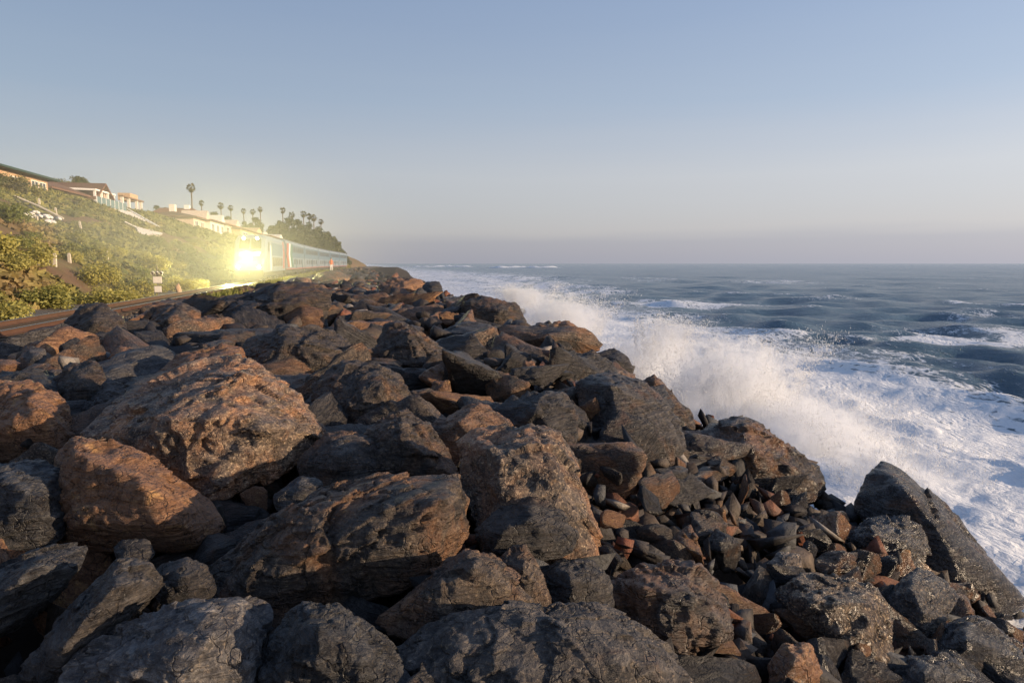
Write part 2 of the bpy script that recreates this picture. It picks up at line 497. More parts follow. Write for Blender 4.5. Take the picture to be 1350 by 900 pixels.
# ================================================================== sea
FOAM = [  # px, py, half width px, half height px, amount  (patches of foam lying on the water)
    (890, 401, 90, 5, .85), (1270, 447, 130, 13, .8), (1020, 372, 60, 3, .5), (1110, 397, 70, 3, .45),
    (760, 385, 70, 9, .6), (1180, 470, 90, 5, .45), (1300, 420, 60, 3, .4), (860, 368, 50, 3, .35),
    (640, 372, 120, 12, .75), (560, 362, 90, 6, .8), (980, 402, 60, 3, .5), (1080, 520, 60, 5, .5),
]
def make_sea():
    az = np.radians(np.linspace(-12, 112, 480))
    rad = 6.0 * (12000 / 6.0) ** np.linspace(0, 1, 500)
    A, R = np.meshgrid(az, rad)
    X0, Y0 = (R * np.sin(A)).ravel(), (R * np.cos(A)).ravel()
    r = R.ravel()
    sp = np.maximum(r * math.log(12000 / 6.0) / 500, r * (az[1] - az[0]))
    dx = np.zeros_like(X0); dy = np.zeros_like(X0); dz = np.zeros_like(X0)
    rg = np.random.default_rng(11)
    waves = [(46, .15, 258, .3), (31, .10, 248, 2.0), (23, .08, 275, 4.1), (17, .06, 240, 1.0), (64, .14, 232, 3.3), (12, .05, 262, .7)]
    for k in range(60):
        lam = .8 * (8 / .8) ** rg.random()
        waves.append((lam, lam * .0095 * (.6 + .8 * rg.random()), 250 + rg.normal() * 38, rg.random() * 6.28))
    for k in range(26):
        lam = 5 * (18 / 5) ** rg.random()
        waves.append((lam, lam * .0030 * (.6 + .8 * rg.random()), 250 + rg.normal() * 30, rg.random() * 6.28))
    wl_ = waterline(np.clip(Y0, 0, 400))
    shore = X0 - wl_
    mod = .55 + .9 * np.clip(.5 + .8 * fbm(np.stack([X0 * .018, Y0 * .018, 0 * X0], 1), 3, 77), 0, 1)
    for lam, a, dg, ph in waves:
        k = 2 * math.pi / lam
        cx, cy = math.sin(math.radians(dg)), math.cos(math.radians(dg))
        fade = np.clip(lam / (3.2 * sp) - .5, 0, 1)
        warp = 1.3 * vnoise(np.stack([X0 / (lam * 3.1), Y0 / (lam * 3.1), 0 * X0 + ph], 1), 5)
        th = k * (cx * X0 + cy * Y0) + ph + warp
        aa = a * fade * (mod if lam < 14 else 1.0)
        dz += aa * np.sin(th)
        dx += .8 * aa * cx * np.cos(th); dy += .8 * aa * cy * np.cos(th)
    dz *= np.clip(.35 + shore / 25, .35, 1.0)
    # foam
    n_lo = fbm(np.stack([X0 * .16, Y0 * .16, 0 * X0], 1), 4, 21)
    n_mid = fbm(np.stack([X0 * .6, Y0 * .35, 0 * X0], 1), 4, 22)
    width = 8.2 + .085 * np.clip(Y0, 0, 400) + 2.2 * n_lo
    foam = 1 / (1 + np.exp(np.clip((shore - width) / (.55 + .045 * np.clip(Y0, 0, 300)), -30, 30)))
    foam *= np.interp(Y0, [30, 70, 150, 400], [1.0, .80, .62, .5])
    lace = np.clip(1.5 * (.36 - np.abs(n_mid)) , 0, 1) * np.clip(1 - (shore - width) / 14, 0, 1) * .55
    foam = np.maximum(foam, np.where(shore > 0, lace, 0))
    cap = np.clip((dz - .26) / .35, 0, 1) * np.clip(.4 + 2.2 * fbm(np.stack([X0 * .05, Y0 * .09, 0 * X0], 1), 3, 55), 0, 1)
    foam = np.maximum(foam, .6 * cap)
    P = np.stack([X0, Y0, 0 * X0 + SEA], 1) - CAM
    dep = np.maximum(P @ FWD, .5)
    px = CX + F_PX * (P @ RGT) / dep; py = CY - F_PX * (P @ UPV) / dep
    for fx, fy, hw, hh, am in FOAM:
        g = np.exp(-((px - fx) / hw) ** 2 - ((py - fy - .02 * (px - fx)) / hh) ** 2)
        foam = np.maximum(foam, am * np.clip(g * 1.6, 0, 1) * np.clip(.75 + 1.3 * n_mid + .5 * n_lo, 0, 1))
    # two breakers far out: real ridges with a white front
    for b0, b1, rr_, h in ((-8.6, -2.6, 930, 2.6), (-2.2, 4.6, 760, 2.4)):
        bear = np.degrees(A.ravel()) - math.degrees(YAW)
        env = np.clip((bear - b0) / .7, 0, 1) * np.clip((b1 - bear) / 1.1, 0, 1)
        lump = .75 + .5 * vnoise(np.stack([bear * 3.1, 0 * bear, 0 * bear + h], 1), 8)
        g = np.exp(-((r - rr_ - 14 * np.sin(bear * 2)) / 16) ** 2)
        dz += h * g * env * lump
        foam = np.maximum(foam, np.clip(g * 1.5 * env * lump, 0, .95))
    fz = np.clip(foam, 0, 1) * np.clip(1 - r / 120, 0, 1)
    lump = fbm(np.stack([X0 * 1.1, Y0 * 1.1, 0 * X0], 1), 5, 33, .6)
    dz += fz * .17 * lump + .2 * fz
    V = np.stack([X0 + dx, Y0 + dy, SEA + dz], 1)
    n, m = len(az), len(rad)
    i = np.arange((m - 1) * n).reshape(m - 1, n)[:, :-1].ravel()
    Fc = np.stack([i, i + n, i + n + 1, i + 1], 1)
    me = raw_mesh('sea', V, Fc, True)
    at_ = me.attributes.new('foam', 'FLOAT', 'POINT'); at_.data.foreach_set('value', np.clip(foam, 0, 1).astype(np.float32))
    t = NT('sea_water'); tc = t.new('TexCoord'); v = tc.outputs['Object']
    mp = t.new('Mapping'); mp.inputs['Scale'].default_value = (1.0, .55, 1.0); t.l.new(v, mp.inputs[0]); ve = mp.outputs[0]
    f = t.attr('foam', 'GEOMETRY')
    n1 = t.noise(ve, 1.5, 8, .68, .8); n2 = t.noise(ve, 7.0, 6, .68, .4); n3 = t.noise(ve, .22, 5, .6)
    wn_ = t.new('TexNoise'); wn_.inputs['Scale'].default_value = .7; wn_.inputs['Detail'].default_value = 5; t.l.new(v, wn_.inputs['Vector'])
    wv_ = t.new('VectorMath', operation='MULTIPLY_ADD'); t.l.new(wn_.outputs['Color'], wv_.inputs[0]); wv_.inputs[1].default_value = (1.6, 1.6, 0); t.l.new(ve, wv_.inputs[2])
    lc = t.new('TexVoronoi', feature='DISTANCE_TO_EDGE'); lc.inputs['Scale'].default_value = 1.1; t.l.new(wv_.outputs[0], lc.inputs['Vector'])
    lc2 = t.new('TexVoronoi', feature='DISTANCE_TO_EDGE'); lc2.inputs['Scale'].default_value = 3.4; t.l.new(wv_.outputs[0], lc2.inputs['Vector'])
    lace = t.math('ADD', t.math('MULTIPLY', lc.outputs['Distance'], -1.0), t.math('MULTIPLY', lc2.outputs['Distance'], -1.3))
    thr = t.math('ADD', t.math('MULTIPLY', f, 1.25), t.math('MULTIPLY', t.math('SUBTRACT', n1, .5), 1.2))
    thr = t.math('ADD', thr, t.math('MULTIPLY', t.math('SUBTRACT', n2, .5), .5))
    thr = t.math('ADD', thr, t.math('ADD', lace, .22))
    ff = t.step(thr, .28, .70)
    n0 = t.noise(ve, .05, 6, .62, .5)
    h = t.math('ADD', t.math('MULTIPLY', n1, .7), t.math('MULTIPLY', n2, .35))
    hw = t.math('ADD', t.math('MULTIPLY', h, 1.5), t.math('MULTIPLY', n3, 2.4))
    hw = t.math('ADD', hw, t.math('MULTIPLY', n0, 6.0))
    bmp = t.bump(hw, 1.0, .30)
    wcol = t.mix(n3, (.050, .105, .155), (.085, .150, .200))
    pw = t.new('BsdfPrincipled'); t.l.new(wcol, pw.inputs['Base Color']); pw.inputs['Roughness'].default_value = .17; pw.inputs['IOR'].default_value = 1.33
    t.l.new(bmp, pw.inputs['Normal'])
    pf = t.new('BsdfPrincipled'); t.l.new(t.mix(n2, (.66, .68, .70), (.90, .90, .89)), pf.inputs['Base Color']); pf.inputs['Roughness'].default_value = .9
    pf.inputs['Specular IOR Level'].default_value = .15
    t.l.new(t.bump(t.math('ADD', h, t.math('MULTIPLY', lace, -.4)), .8, .14), pf.inputs['Normal'])
    mx = t.new('MixShader'); t.l.new(ff, mx.inputs[0]); t.l.new(pw.outputs[0], mx.inputs[1]); t.l.new(pf.outputs[0], mx.inputs[2])
    t.l.new(mx.outputs[0], t.out.inputs[0])
    o = link('sea', me, t.m); tag(o, kind='structure')
make_sea()

# ================================================================== railway track
simple('rail_steel', (.16, .085, .055), .55, .5, .6, .3)
simple('rail_head', (.62, .60, .56), .22, .5, .95, .08)
simple('sleeper_wood', (.085, .062, .046), .9, .2, 0, .35, 6)
TRACK_X = -10.2
def track_pt(Y): return TRACK_X + float(xt(Y))
def make_track():
    root = empty('railway_track', (TRACK_X, 20, -.27), 'single railway track with rusty rails on gravel ballast below the bluff', 'railway track')
    o3 = np.array(root.location)
    ys = np.concatenate([np.arange(-10, 80, 10.), np.arange(80, 330, 8.)])
    for s in (-.755, .755):
        for nm, w0, w1, z0, z1, mt in (('rail', .07, .036, -.17, -.022, 'rail_steel'), ('rail_head', .036, .036, -.022, 0.0, 'rail_head')):
            V, Fc = [], []
            prof = [(-w0, z0), (w0, z0), (w0, z0 + .012), (.012, z0 + .03), (.012, -.045), (.036, -.04), (.036, -.022), (-.036, -.022), (-.036, -.04), (-.012, -.045), (-.012, z0 + .03), (-w0, z0 + .012)] if nm == 'rail' else [(-.034, -.0215), (.034, -.0215), (.034, -.004), (.028, 0), (-.028, 0), (-.034, -.004)]
            k = len(prof)
            for y in ys:
                x = TRACK_X + float(xt(y)) + s
                V += [(x + a, y, b) for a, b in prof]
            for i in range(len(ys) - 1):
                Fc += [(i * k + j, i * k + (j + 1) % k, (i + 1) * k + (j + 1) % k, (i + 1) * k + j) for j in range(k)]
            MB().add(V, Fc).build(nm, M[mt], root, o3)
    me = None
    for i, y in enumerate(np.arange(6, 130, .62)):
        if me is None:
            b = MB().box(-1.28, -.12, -.17, 1.28, .12, .005)
            first = b.build('sleeper', M['sleeper_wood'], root, bevel=.012); me = first.data; so = first
        else:
            so = link('sleeper', me, None, root)
        so.location = (track_pt(y) - o3[0] + random.uniform(-.03, .03), y - o3[1], -.175 - o3[2])
        so.rotation_euler.z = random.uniform(-.015, .015) - math.atan(0.0006 * max(0, min(y - 80, 100)))
make_track()

# ballast stones: far too many to count
def scatter_stones(name, pts, sizes, mat, kind_mesh=1, attrs=None, label=None, seed=5):
    rg = np.random.default_rng(seed)
    base = []
    for k in range(10):
        V, Fc = ico(kind_mesh)
        N = rg.normal(size=(9, 3)); N /= np.linalg.norm(N, axis=1, keepdims=True); D = .55 + .45 * rg.random(9)
        r = np.min(np.where(V @ N.T > .05, D / np.maximum(V @ N.T, .05), 1.15), axis=1)
        base.append(V * np.minimum(r, 1.15)[:, None])
    n = len(pts)
    Vs, Fs, off = [], [], 0
    Fc = ico(kind_mesh)[1]
    for i in range(n):
        q = rg.normal(size=4); q /= np.linalg.norm(q)
        a, b, c, d = q
        Rm = np.array([[1 - 2 * (c * c + d * d), 2 * (b * c - a * d), 2 * (b * d + a * c)], [2 * (b * c + a * d), 1 - 2 * (b * b + d * d), 2 * (c * d - a * b)], [2 * (b * d - a * c), 2 * (c * d + a * b), 1 - 2 * (b * b + c * c)]])
        sc = sizes[i] * np.array([1.0, .6 + .5 * rg.random(), .5 + .4 * rg.random()])
        Vs.append((base[i % 10] * sc) @ Rm.T + pts[i]); Fs.append(Fc + off); off += len(V)
    me = raw_mesh(name, np.concatenate(Vs), np.concatenate(Fs), kind_mesh > 1)
    o = link(name, me, mat)
    tag(o, label, None, None, 'stuff')
    if attrs: rock_attrs(o, **attrs)
    return o
t = NT('ballast_stone'); gi = t.new('NewGeometry')
t.bsdf(t.mix(gi.outputs['Random Per Island'], (.03, .028, .027), (.22, .185, .15)), .9, .3); M['ballast_stone'] = t.m
gy = 8 + 62 * rng.random(9500) ** 1.5
gu = np.where(rng.random(9500) < .75, rng.uniform(-9.6, -6.6, 9500), rng.uniform(-13.4, -9.6, 9500))
gz = land(gu, gy)
scatter_stones('ballast_gravel', np.stack([gu + xt(gy), gy, gz + .015], 1), .025 + .04 * rng.random(9500), M['ballast_stone'], 1, None, 'grey crushed stone ballast around the rails')

# ================================================================== boulders
def surface_hit(px, py):
    r = ray(px, py); d = 1.2
    while d < 300:
        p = CAM + r * d
        if p[2] < srf(p[0], p[1]): break
        d *= 1.012
    return d
G = dict(
 grey=dict(rust=.05, tone=1.0, gran=.15, cool=.85), dark=dict(rust=.08, tone=.62, gran=.08, cool=.6), brown=dict(rust=.34, tone=1.15, gran=.25, cool=.15),
 rust=dict(rust=.95, tone=1.25, gran=.12, cool=.05), tan=dict(rust=.30, tone=1.9, gran=.75, cool=.1), red=dict(rust=1.1, tone=1.25, gran=.1, cool=.0),
 olive=dict(rust=.20, tone=1.4, gran=.45, cool=.2), pale=dict(rust=.15, tone=2.2, gran=.6, cool=.35), blue=dict(rust=.02, tone=.95, gran=.1, cool=1.0),
)
# label, look, outline in photo pixels, ridge points (px, py, how far the ridge stands out towards the viewer, as part of the rock's width), level, options
H = [
 ('huge tawny boulder with a broad slanted blue-grey upper face', 'olive', [(106,580),(165,526),(255,477),(330,474),(368,504),(414,545),(424,582),(398,612),(335,645),(280,668),(222,644),(165,608)], [(302,512,.16),(300,545,.30),(236,552,.30),(180,580,.20),(370,560,.26),(310,610,.24)], 6, dict(lean=1.5, tone=2.3, cool=.05, rust=.38)),
 ('brown-topped boulder wedged against the back of the huge tawny boulder', 'rust', [(196,500),(235,468),(285,454),(318,458),(328,480),(305,520),(240,525)], [(290,475,.25),(310,470,.2)], 5, dict(push=.5)),
 ('rust-orange boulder leaning below the huge tawny boulder', 'rust', [(64,640),(80,588),(100,575),(150,590),(205,620),(262,652),(296,692),(268,722),(200,722),(145,724),(98,714),(70,684)], [(100,600,.16),(185,636,.30),(215,692,.28),(110,690,.22)], 6, {}),
 ('orange-faced boulder with a dark glossy rim at the edge of the pile', 'rust', [(-70,540),(-20,500),(40,500),(82,532),(98,572),(86,605),(48,616),(0,606),(-60,595)], [(50,545,.28),(10,560,.26),(70,575,.18)], 6, {}),
 ('wet dark slab behind the orange-faced boulder', 'dark', [(-60,500),(0,488),(60,488),(98,520),(118,560),(128,590),(60,590),(-40,560)], [(60,510,.2),(90,545,.2)], 5, dict(push=.55)),
 ('blue-grey rounded boulder beneath the orange-faced boulder', 'blue', [(-60,640),(-20,610),(40,607),(78,622),(74,662),(84,704),(60,728),(0,732),(-60,728)], [(20,640,.25),(50,660,.25)], 6, {}),
 ('rusty boulder end poking out beside the bluish slabs', 'rust', [(-70,690),(-20,698),(5,710),(16,742),(6,768),(-40,790),(-80,770)], [(-10,735,.25)], 5, dict(push=-.2)),
 ('bluish slate slab lying under the blue-grey rounded boulder', 'blue', [(-70,800),(0,748),(58,722),(114,720),(108,748),(82,776),(34,808),(-20,848),(-70,870)], [(40,750,.2),(0,790,.22)], 6, {}),
 ('long narrow dark boulder leaning up towards the rusty boulder', 'dark', [(28,878),(60,838),(128,770),(152,740),(196,744),(212,772),(168,815),(122,858),(84,900),(40,905)], [(150,775,.22),(90,845,.22)], 6, dict(tone=.85)),
 ('dark lump between the long narrow boulder and the big slab', 'dark', [(186,776),(212,748),(246,733),(272,744),(288,776),(262,812),(200,806)], [(240,760,.25)], 5, {}),
 ('small angular block under the rust-orange boulder', 'dark', [(150,722),(160,712),(196,708),(206,730),(190,748),(156,744)], [(165,735,.2)], 4, {}),
 ('pale grey layered slab at the foot of the dark lumps', 'grey', [(80,890),(112,858),(165,822),(240,787),(318,783),(350,803),(358,832),(346,874),(335,915),(250,940),(150,935),(90,915)], [(180,860,.16),(290,815,.16),(310,870,.18),(230,880,.2)], 6, dict(tone=2.1)),
 ('dark bluish boulder between the pale grey slab and the broad flat-topped boulder', 'blue', [(340,915),(356,838),(396,796),(450,793),(492,828),(534,872),(550,950),(340,950)], [(420,830,.22),(470,860,.22),(400,880,.2)], 6, dict(tone=.7)),
 ('broad flat-topped dark boulder with warm-lit shoulder', 'dark', [(505,870),(535,846),(580,813),(650,800),(740,792),(800,794),(842,818),(882,850),(908,894),(914,960),(505,960)], [(600,845,.10),(760,835,.12),(850,870,.14),(700,900,.2)], 6, dict(tone=1.2, gran=.3, rough=.65)),
 ('rust-brown triangular boulder wedged behind the broad flat-topped boulder', 'brown', [(496,818),(556,770),(608,728),(642,728),(684,760),(706,796),(640,826),(540,850)], [(625,750,.22),(600,790,.2)], 6, {}),
 ('great dark slab tilting down from the sunlit boulder', 'brown', [(276,748),(330,702),(378,672),(420,644),(500,630),(602,626),(616,650),(610,694),(590,734),(520,784),(440,802),(370,798),(306,800),(276,776)], [(400,672,.10),(575,660,.18),(560,720,.2),(440,720,.2),(340,745,.16)], 6, dict(tone=1.0, rust=.3)),
 ('flake of stone sticking up behind the great dark slab', 'grey', [(360,652),(395,628),(425,632),(430,660),(390,680),(362,672)], [(400,645,.2)], 4, {}),
 ('large sunlit golden-brown boulder standing on end', 'tan', [(600,582),(640,567),(700,558),(736,573),(762,625),(786,690),(795,738),(782,750),(732,746),(680,742),(634,704),(610,640)], [(655,600,.24),(724,600,.2),(742,670,.24),(660,680,.24),(765,730,.14)], 6, dict(tone=1.75, gran=.55, rust=.42)),
 ('shadowed dark block resting against the sunlit golden-brown boulder', 'dark', [(626,700),(660,668),(702,654),(728,664),(764,702),(752,730),(700,742),(640,738)], [(700,685,.22),(665,700,.2)], 5, dict(push=-.35)),
 ('striated reddish boulder behind the sunlit golden-brown boulder', 'brown', [(566,566),(598,545),(634,532),(670,556),(690,590),(640,612),(580,618)], [(605,560,.2),(640,580,.2)], 5, dict(rust=.5)),
 ('upright speckled stone between the triangular and dark blocks', 'brown', [(658,738),(676,720),(694,718),(708,742),(728,796),(694,806),(666,776)], [(690,750,.25)], 5, {}),
 ('dull dark boulder below the foot of the sunlit boulder', 'dark', [(708,760),(735,738),(776,736),(800,752),(808,800),(750,822),(714,800)], [(760,765,.22)], 5, {}),
 ('dark boulder streaked with orange beside the rubble hollow', 'dark', [(798,768),(848,742),(920,744),(958,790),(966,842),(902,860),(840,838),(802,806)], [(850,775,.2),(920,790,.2)], 6, dict(rust=.42, tone=.95)),
 ('coarse-grained tan boulder with undercut lower edge', 'tan', [(1024,782),(1050,760),(1102,761),(1150,774),(1170,800),(1177,862),(1160,896),(1130,876),(1080,838),(1036,820)], [(1060,790,.2),(1140,795,.2),(1150,850,.2)], 6, dict(rust=.12, gran=.9, tone=1.7)),
 ('blue-grey pitted round boulder leaning on the tall dark pyramid', 'blue', [(1112,708),(1148,682),(1194,679),(1216,698),(1222,738),(1202,762),(1150,752),(1116,730)], [(1150,705,.25),(1195,715,.25)], 6, dict(gran=.55, tone=1.2)),
 ('tall dark pyramid-shaped boulder above the foam', 'dark', [(1122,668),(1146,624),(1164,608),(1186,616),(1240,658),(1292,720),(1334,770),(1352,790),(1336,808),(1268,820),(1215,790),(1160,720)], [(1200,650,.16),(1258,725,.20),(1312,800,.12),(1180,680,.12)], 6, dict(tone=.8, rust=.16, rough=.4)),
 ('speckled wedge-shaped stone under the pitted round boulder', 'grey', [(1166,782),(1208,750),(1240,764),(1262,786),(1242,828),(1214,860),(1188,844),(1168,812)], [(1200,775,.2),(1220,810,.25)], 5, dict(gran=.6, tone=1.2)),
 ('smooth black boulder below the tall pyramid', 'dark', [(1222,856),(1254,818),(1292,813),(1332,848),(1354,872),(1340,898),(1270,905),(1232,888)], [(1280,840,.25)], 5, dict(tone=.9, cool=.9)),
 ('bluish rounded boulder beside the smooth black boulder', 'blue', [(1164,898),(1198,863),(1250,860),(1282,890),(1280,945),(1164,945)], [(1220,885,.25)], 5, {}),
 ('bright red-orange stone among the small rubble', 'red', [(1012,880),(1034,850),(1066,848),(1084,886),(1072,915),(1018,915)], [(1050,870,.25)], 5, {}),
 ('small stone with a cream-white broken face', 'pale', [(1012,742),(1028,728),(1056,729),(1058,748),(1036,760),(1016,758)], [(1042,742,.2)], 4, {}),
 ('steep boulder with sunlit side above the white surf', 'brown', [(908,618),(924,570),(958,555),(986,551),(1012,565),(1036,580),(1062,602),(1083,638),(1072,662),(1030,668),(950,660)], [(984,588,.24),(1002,634,.2),(940,610,.14),(1045,620,.16)], 6, dict(tone=.85)),
 ('small dark stone in front of the steep sunlit-sided boulder', 'dark', [(1018,630),(1044,604),(1076,611),(1086,644),(1062,668),(1028,662)], [(1050,630,.25)], 5, {}),
 ('big smooth dark block with one brown side face', 'dark', [(760,505),(800,490),(850,503),(898,552),(904,590),(882,612),(822,606),(784,594),(764,560)], [(808,512,.22),(812,585,.28),(870,580,.2)], 6, dict(tone=.85, rust=.2, rough=.45)),
 ('dark tilted slab beside the big smooth block', 'dark', [(652,540),(698,513),(742,518),(760,546),(758,580),(736,600),(690,586),(658,566)], [(710,545,.22),(735,570,.18)], 5, dict(rust=.2)),
 ('sunlit orange boulder standing out on the crest above the surf', 'rust', [(708,444),(730,424),(748,420),(772,440),(793,462),(756,470),(716,468)], [(744,440,.22),(735,460,.1)], 5, dict(tone=1.3)),
 ('dark ragged stone on the edge above the white spray', 'brown', [(838,512),(862,492),(886,518),(912,546),(916,566),(888,566),(856,544)], [(870,525,.2)], 5, dict(tone=.8)),
 ('dark hump-backed boulder behind the big smooth block', 'dark', [(730,496),(750,470),(782,461),(810,480),(815,504),(760,512)], [(770,485,.25)], 5, dict(cool=.8)),
 ('flat dark stone hanging over the edge behind the hump-backed boulder', 'dark', [(782,468),(810,458),(826,468),(834,488),(812,494),(790,484)], [(815,475,.2)], 4, {}),
 ('large brown boulder with a pale streaked ridge', 'brown', [(492,468),(508,430),(534,424),(562,440),(602,478),(598,496),(560,502),(500,488)], [(540,440,.22),(556,478,.28),(590,485,.15)], 6, dict(tone=.9)),
 ('broad low brown boulder behind the huge tawny one', 'olive', [(304,478),(328,446),(370,430),(420,427),(464,455),(476,484),(420,510),(350,510)], [(380,450,.22),(430,470,.25),(350,480,.2)], 6, dict(tone=.85)),
 ('square-cornered brown boulder with an orange lichen patch', 'olive', [(408,512),(440,480),(500,479),(528,500),(550,546),(524,580),(460,584),(416,550)], [(500,505,.22),(470,540,.28),(530,550,.15)], 6, dict(tone=.8, rust=.3)),
 ('rounded brown boulder resting behind the great dark slab', 'brown', [(462,610),(488,562),(534,539),(564,560),(594,600),(604,632),(540,640),(476,636)], [(530,575,.26),(570,610,.2)], 6, dict(tone=.85)),
 ('smooth grey-brown stone between the tawny boulder and the slab', 'brown', [(388,608),(430,570),(484,574),(504,612),(470,648),(404,644)], [(450,600,.25)], 5, dict(tone=.8, cool=.6)),
 ('blue-grey splinter leaning among the brown boulders', 'blue', [(540,600),(556,560),(566,556),(580,590),(572,612),(552,616)], [(562,580,.25)], 4, dict(tone=1.5)),
 ('pale tan boulder catching the sun on the skyline', 'tan', [(498,378),(520,365),(556,369),(562,386),(542,404),(508,400)], [(530,380,.2)], 5, dict(tone=1.5, rust=.6)),
 ('dark rounded boulder next to the pale tan skyline boulder', 'dark', [(550,388),(564,370),(580,371),(588,396),(562,406)], [(570,385,.25)], 4, {}),
 ('long dark boulder on the seaward skyline', 'brown', [(612,398),(640,389),(682,401),(694,426),(650,436),(616,420)], [(660,410,.2)], 5, dict(tone=.8)),
 ('wide dark boulder screening the far end of the rails', 'olive', [(256,438),(288,396),(340,380),(402,372),(436,382),(424,424),(360,446),(284,452)], [(330,405,.2),(390,400,.22),(300,430,.14)], 6, dict(tone=.65)),
 ('pointed dark boulder hiding part of the near rail', 'olive', [(76,436),(104,402),(136,399),(162,420),(174,456),(120,464),(82,458)], [(125,425,.25),(100,445,.15)], 5, dict(tone=.7)),
 ('dark boulder with tan side next to the pointed boulder', 'brown', [(190,440),(210,408),(240,398),(262,412),(268,442),(222,452)], [(225,420,.22)], 5, {}),
 ('reddish-brown block below the wide dark boulder', 'rust', [(372,418),(400,400),(424,408),(428,432),(390,440)], [(400,415,.2)], 4, dict(tone=.7)),
 ('pale blocky stone beside the dark gravel of the track', 'grey', [(20,478),(34,455),(60,461),(64,486),(36,494)], [(45,470,.2)], 4, dict(tone=1.3, rust=.2)),
 ('dark brown boulder beneath the pale blocky stone', 'brown', [(56,520),(90,478),(128,476),(142,505),(134,545),(100,566),(66,552)], [(105,505,.22)], 5, dict(tone=.6)),
 ('grey wedge-shaped stone left of the slanted boulder face', 'grey', [(108,540),(142,500),(166,509),(164,542),(128,560)], [(140,525,.2)], 5, dict(tone=.9)),
 ('round ochre-faced stone in the hollow behind the tawny boulder', 'rust', [(142,474),(158,455),(182,460),(188,478),(164,486)], [(160,468,.2)], 4, {}),
 ('flat-topped tan boulder beside the track ahead of the train', 'tan', [(410,370),(420,359),(448,357),(462,366),(456,376),(416,376)], [(435,366,.2)], 4, dict(tone=1.7)),
 ('low tan boulder lying by the ballast near the train', 'tan', [(382,374),(390,366),(408,367),(412,376),(392,379)], [(398,371,.2)], 4, dict(tone=1.6)),
 ('brick-red square block in the middle of the pile', 'red', [(640,505),(645,492),(672,492),(674,508),(650,512)], [(658,500,.2)], 4, {}),
 ('ruddy rounded stone by the brick-red block', 'rust', [(686,498),(690,476),(704,475),(710,494),(700,502)], [(697,488,.2)], 4, {}),
 ('dark red-brown stone with a pale lit cap', 'red', [(566,520),(572,502),(592,501),(596,516),(580,524)], [(582,510,.2)], 4, dict(tone=.8)),
]
HERO = []      # centre x, y, radius
def make_heroes():
    for n, (label, look, outl, inner, level, opt) in enumerate(H):
        rg = np.random.default_rng(100 + n)
        ol = np.array(outl, float)
        cx, cy = ol.mean(0)
        hx, hy = np.ptp(ol[:, 0]), np.ptp(ol[:, 1])
        d0 = surface_hit(min(max(cx, -60), 1400), cy + .12 * hy)
        wpx = math.sqrt(hx * hy)
        size = wpx / F_PX * d0                               # metres across
        d0 = d0 + .12 * size + opt.get('push', 0) * size
        pts = []
        # the outline leans back with the slope of the bank
        for x, y in ol:
            pts.append(at_depth(x, y, d0 + opt.get('lean', .8) * (cy - y) / F_PX * d0 + .03 * size * rg.normal()))
        for x, y, b in inner:
            pts.append(at_depth(x, y, d0 + opt.get('lean', .8) * .5 * (cy - y) / F_PX * d0 - b * size * 1.6))
        back = ol.copy(); back[:, 0] = cx + (back[:, 0] - cx) * .66; back[:, 1] = cy + (back[:, 1] - cy) * .6
        for x, y in back:
            pts.append(at_depth(x, y + .1 * hy, d0 + size * (.62 + .12 * rg.random()) + .5 * (cy - y) / F_PX * d0))
        P = np.array(pts)
        c = P.mean(0)
        level = 7 if level == 6 and wpx > 225 else level
        V, Fc, sz = rock_surface(P - c, level, 100 + n, sharp=opt.get('sharp', 42), rough=opt.get('rough', .8))
        me = raw_mesh('boulder', V, Fc, True)
        o = link('boulder', me, M['rock'], None, c)
        a = dict(G[look]); a.update({k: opt[k] for k in ('rust', 'tone', 'gran', 'cool') if k in opt})
        rock_attrs(o, **a)
        tag(o, label, 'boulder')
        HERO.append((c[0], c[1], size * .5, c[2]))
make_heroes()

# ---- the rest of the bank
VAR = {}
def variants(level, count, seed):
    out = []
    for k in range(count):
        rg = np.random.default_rng(seed + k)
        P = rg.normal(size=(9, 3)); P /= np.linalg.norm(P, axis=1, keepdims=True)
        P *= np.array([1.05, .85, .68]) * (.9 + .3 * rg.random((9, 1)))
        P -= P.mean(0)
        V, Fc, sz = rock_surface(P, level, seed + k, sharp=44, rough=.9)
        out.append((V, Fc))
    return out
def rand_rot(rg):
    q = rg.normal(size=4); q /= np.linalg.norm(q)
    from mathutils import Quaternion
    return Quaternion(q)
def candidates(u0, u1, y0, y1, step, rg, jit=.45):
    out = []
    y = y0
    while y < y1:
        for u in np.arange(u0, u1, step):
            uu = u + rg.uniform(-jit, jit) * step; yy = y + rg.uniform(-jit, jit) * step
            out.append((uu + float(xt(yy)), yy))
        y += step
    return np.array(out)
def hero_gap(x, y, s, k=.72):
    for hx, hy, hr, hz in HERO:
        if (x - hx) ** 2 + (y - hy) ** 2 < (hr * k + s * .4) ** 2: return False
    return True
SKYLINE = np.array([(470, 348), (500, 356), (560, 368), (600, 385), (680, 399), (700, 420), (750, 424), (790, 460), (830, 472), (915, 548), (985, 556), (1060, 602), (1083, 642), (1120, 668), (1160, 640), (1350, 800), (1700, 1100)], float)
def over_water(x, y, z):                       # would stand out beyond the bank's edge
    q = np.array([x, y, z]) - CAM; d = q @ FWD
    if d < .5: return False
    px = CX + F_PX * (q @ RGT) / d; py = CY - F_PX * (q @ UPV) / d
    return px > 470 and py < np.interp(px, SKYLINE[:, 0], SKYLINE[:, 1]) + 2
LOOKS = ['dark', 'dark', 'dark', 'dark', 'dark', 'brown', 'brown', 'olive', 'olive', 'grey', 'grey', 'rust', 'tan', 'red']
ADJ = dict(dark='dark', brown='brown', olive='olive-brown', grey='grey', blue='bluish', rust='rust-stained', tan='tan', red='brick-red')
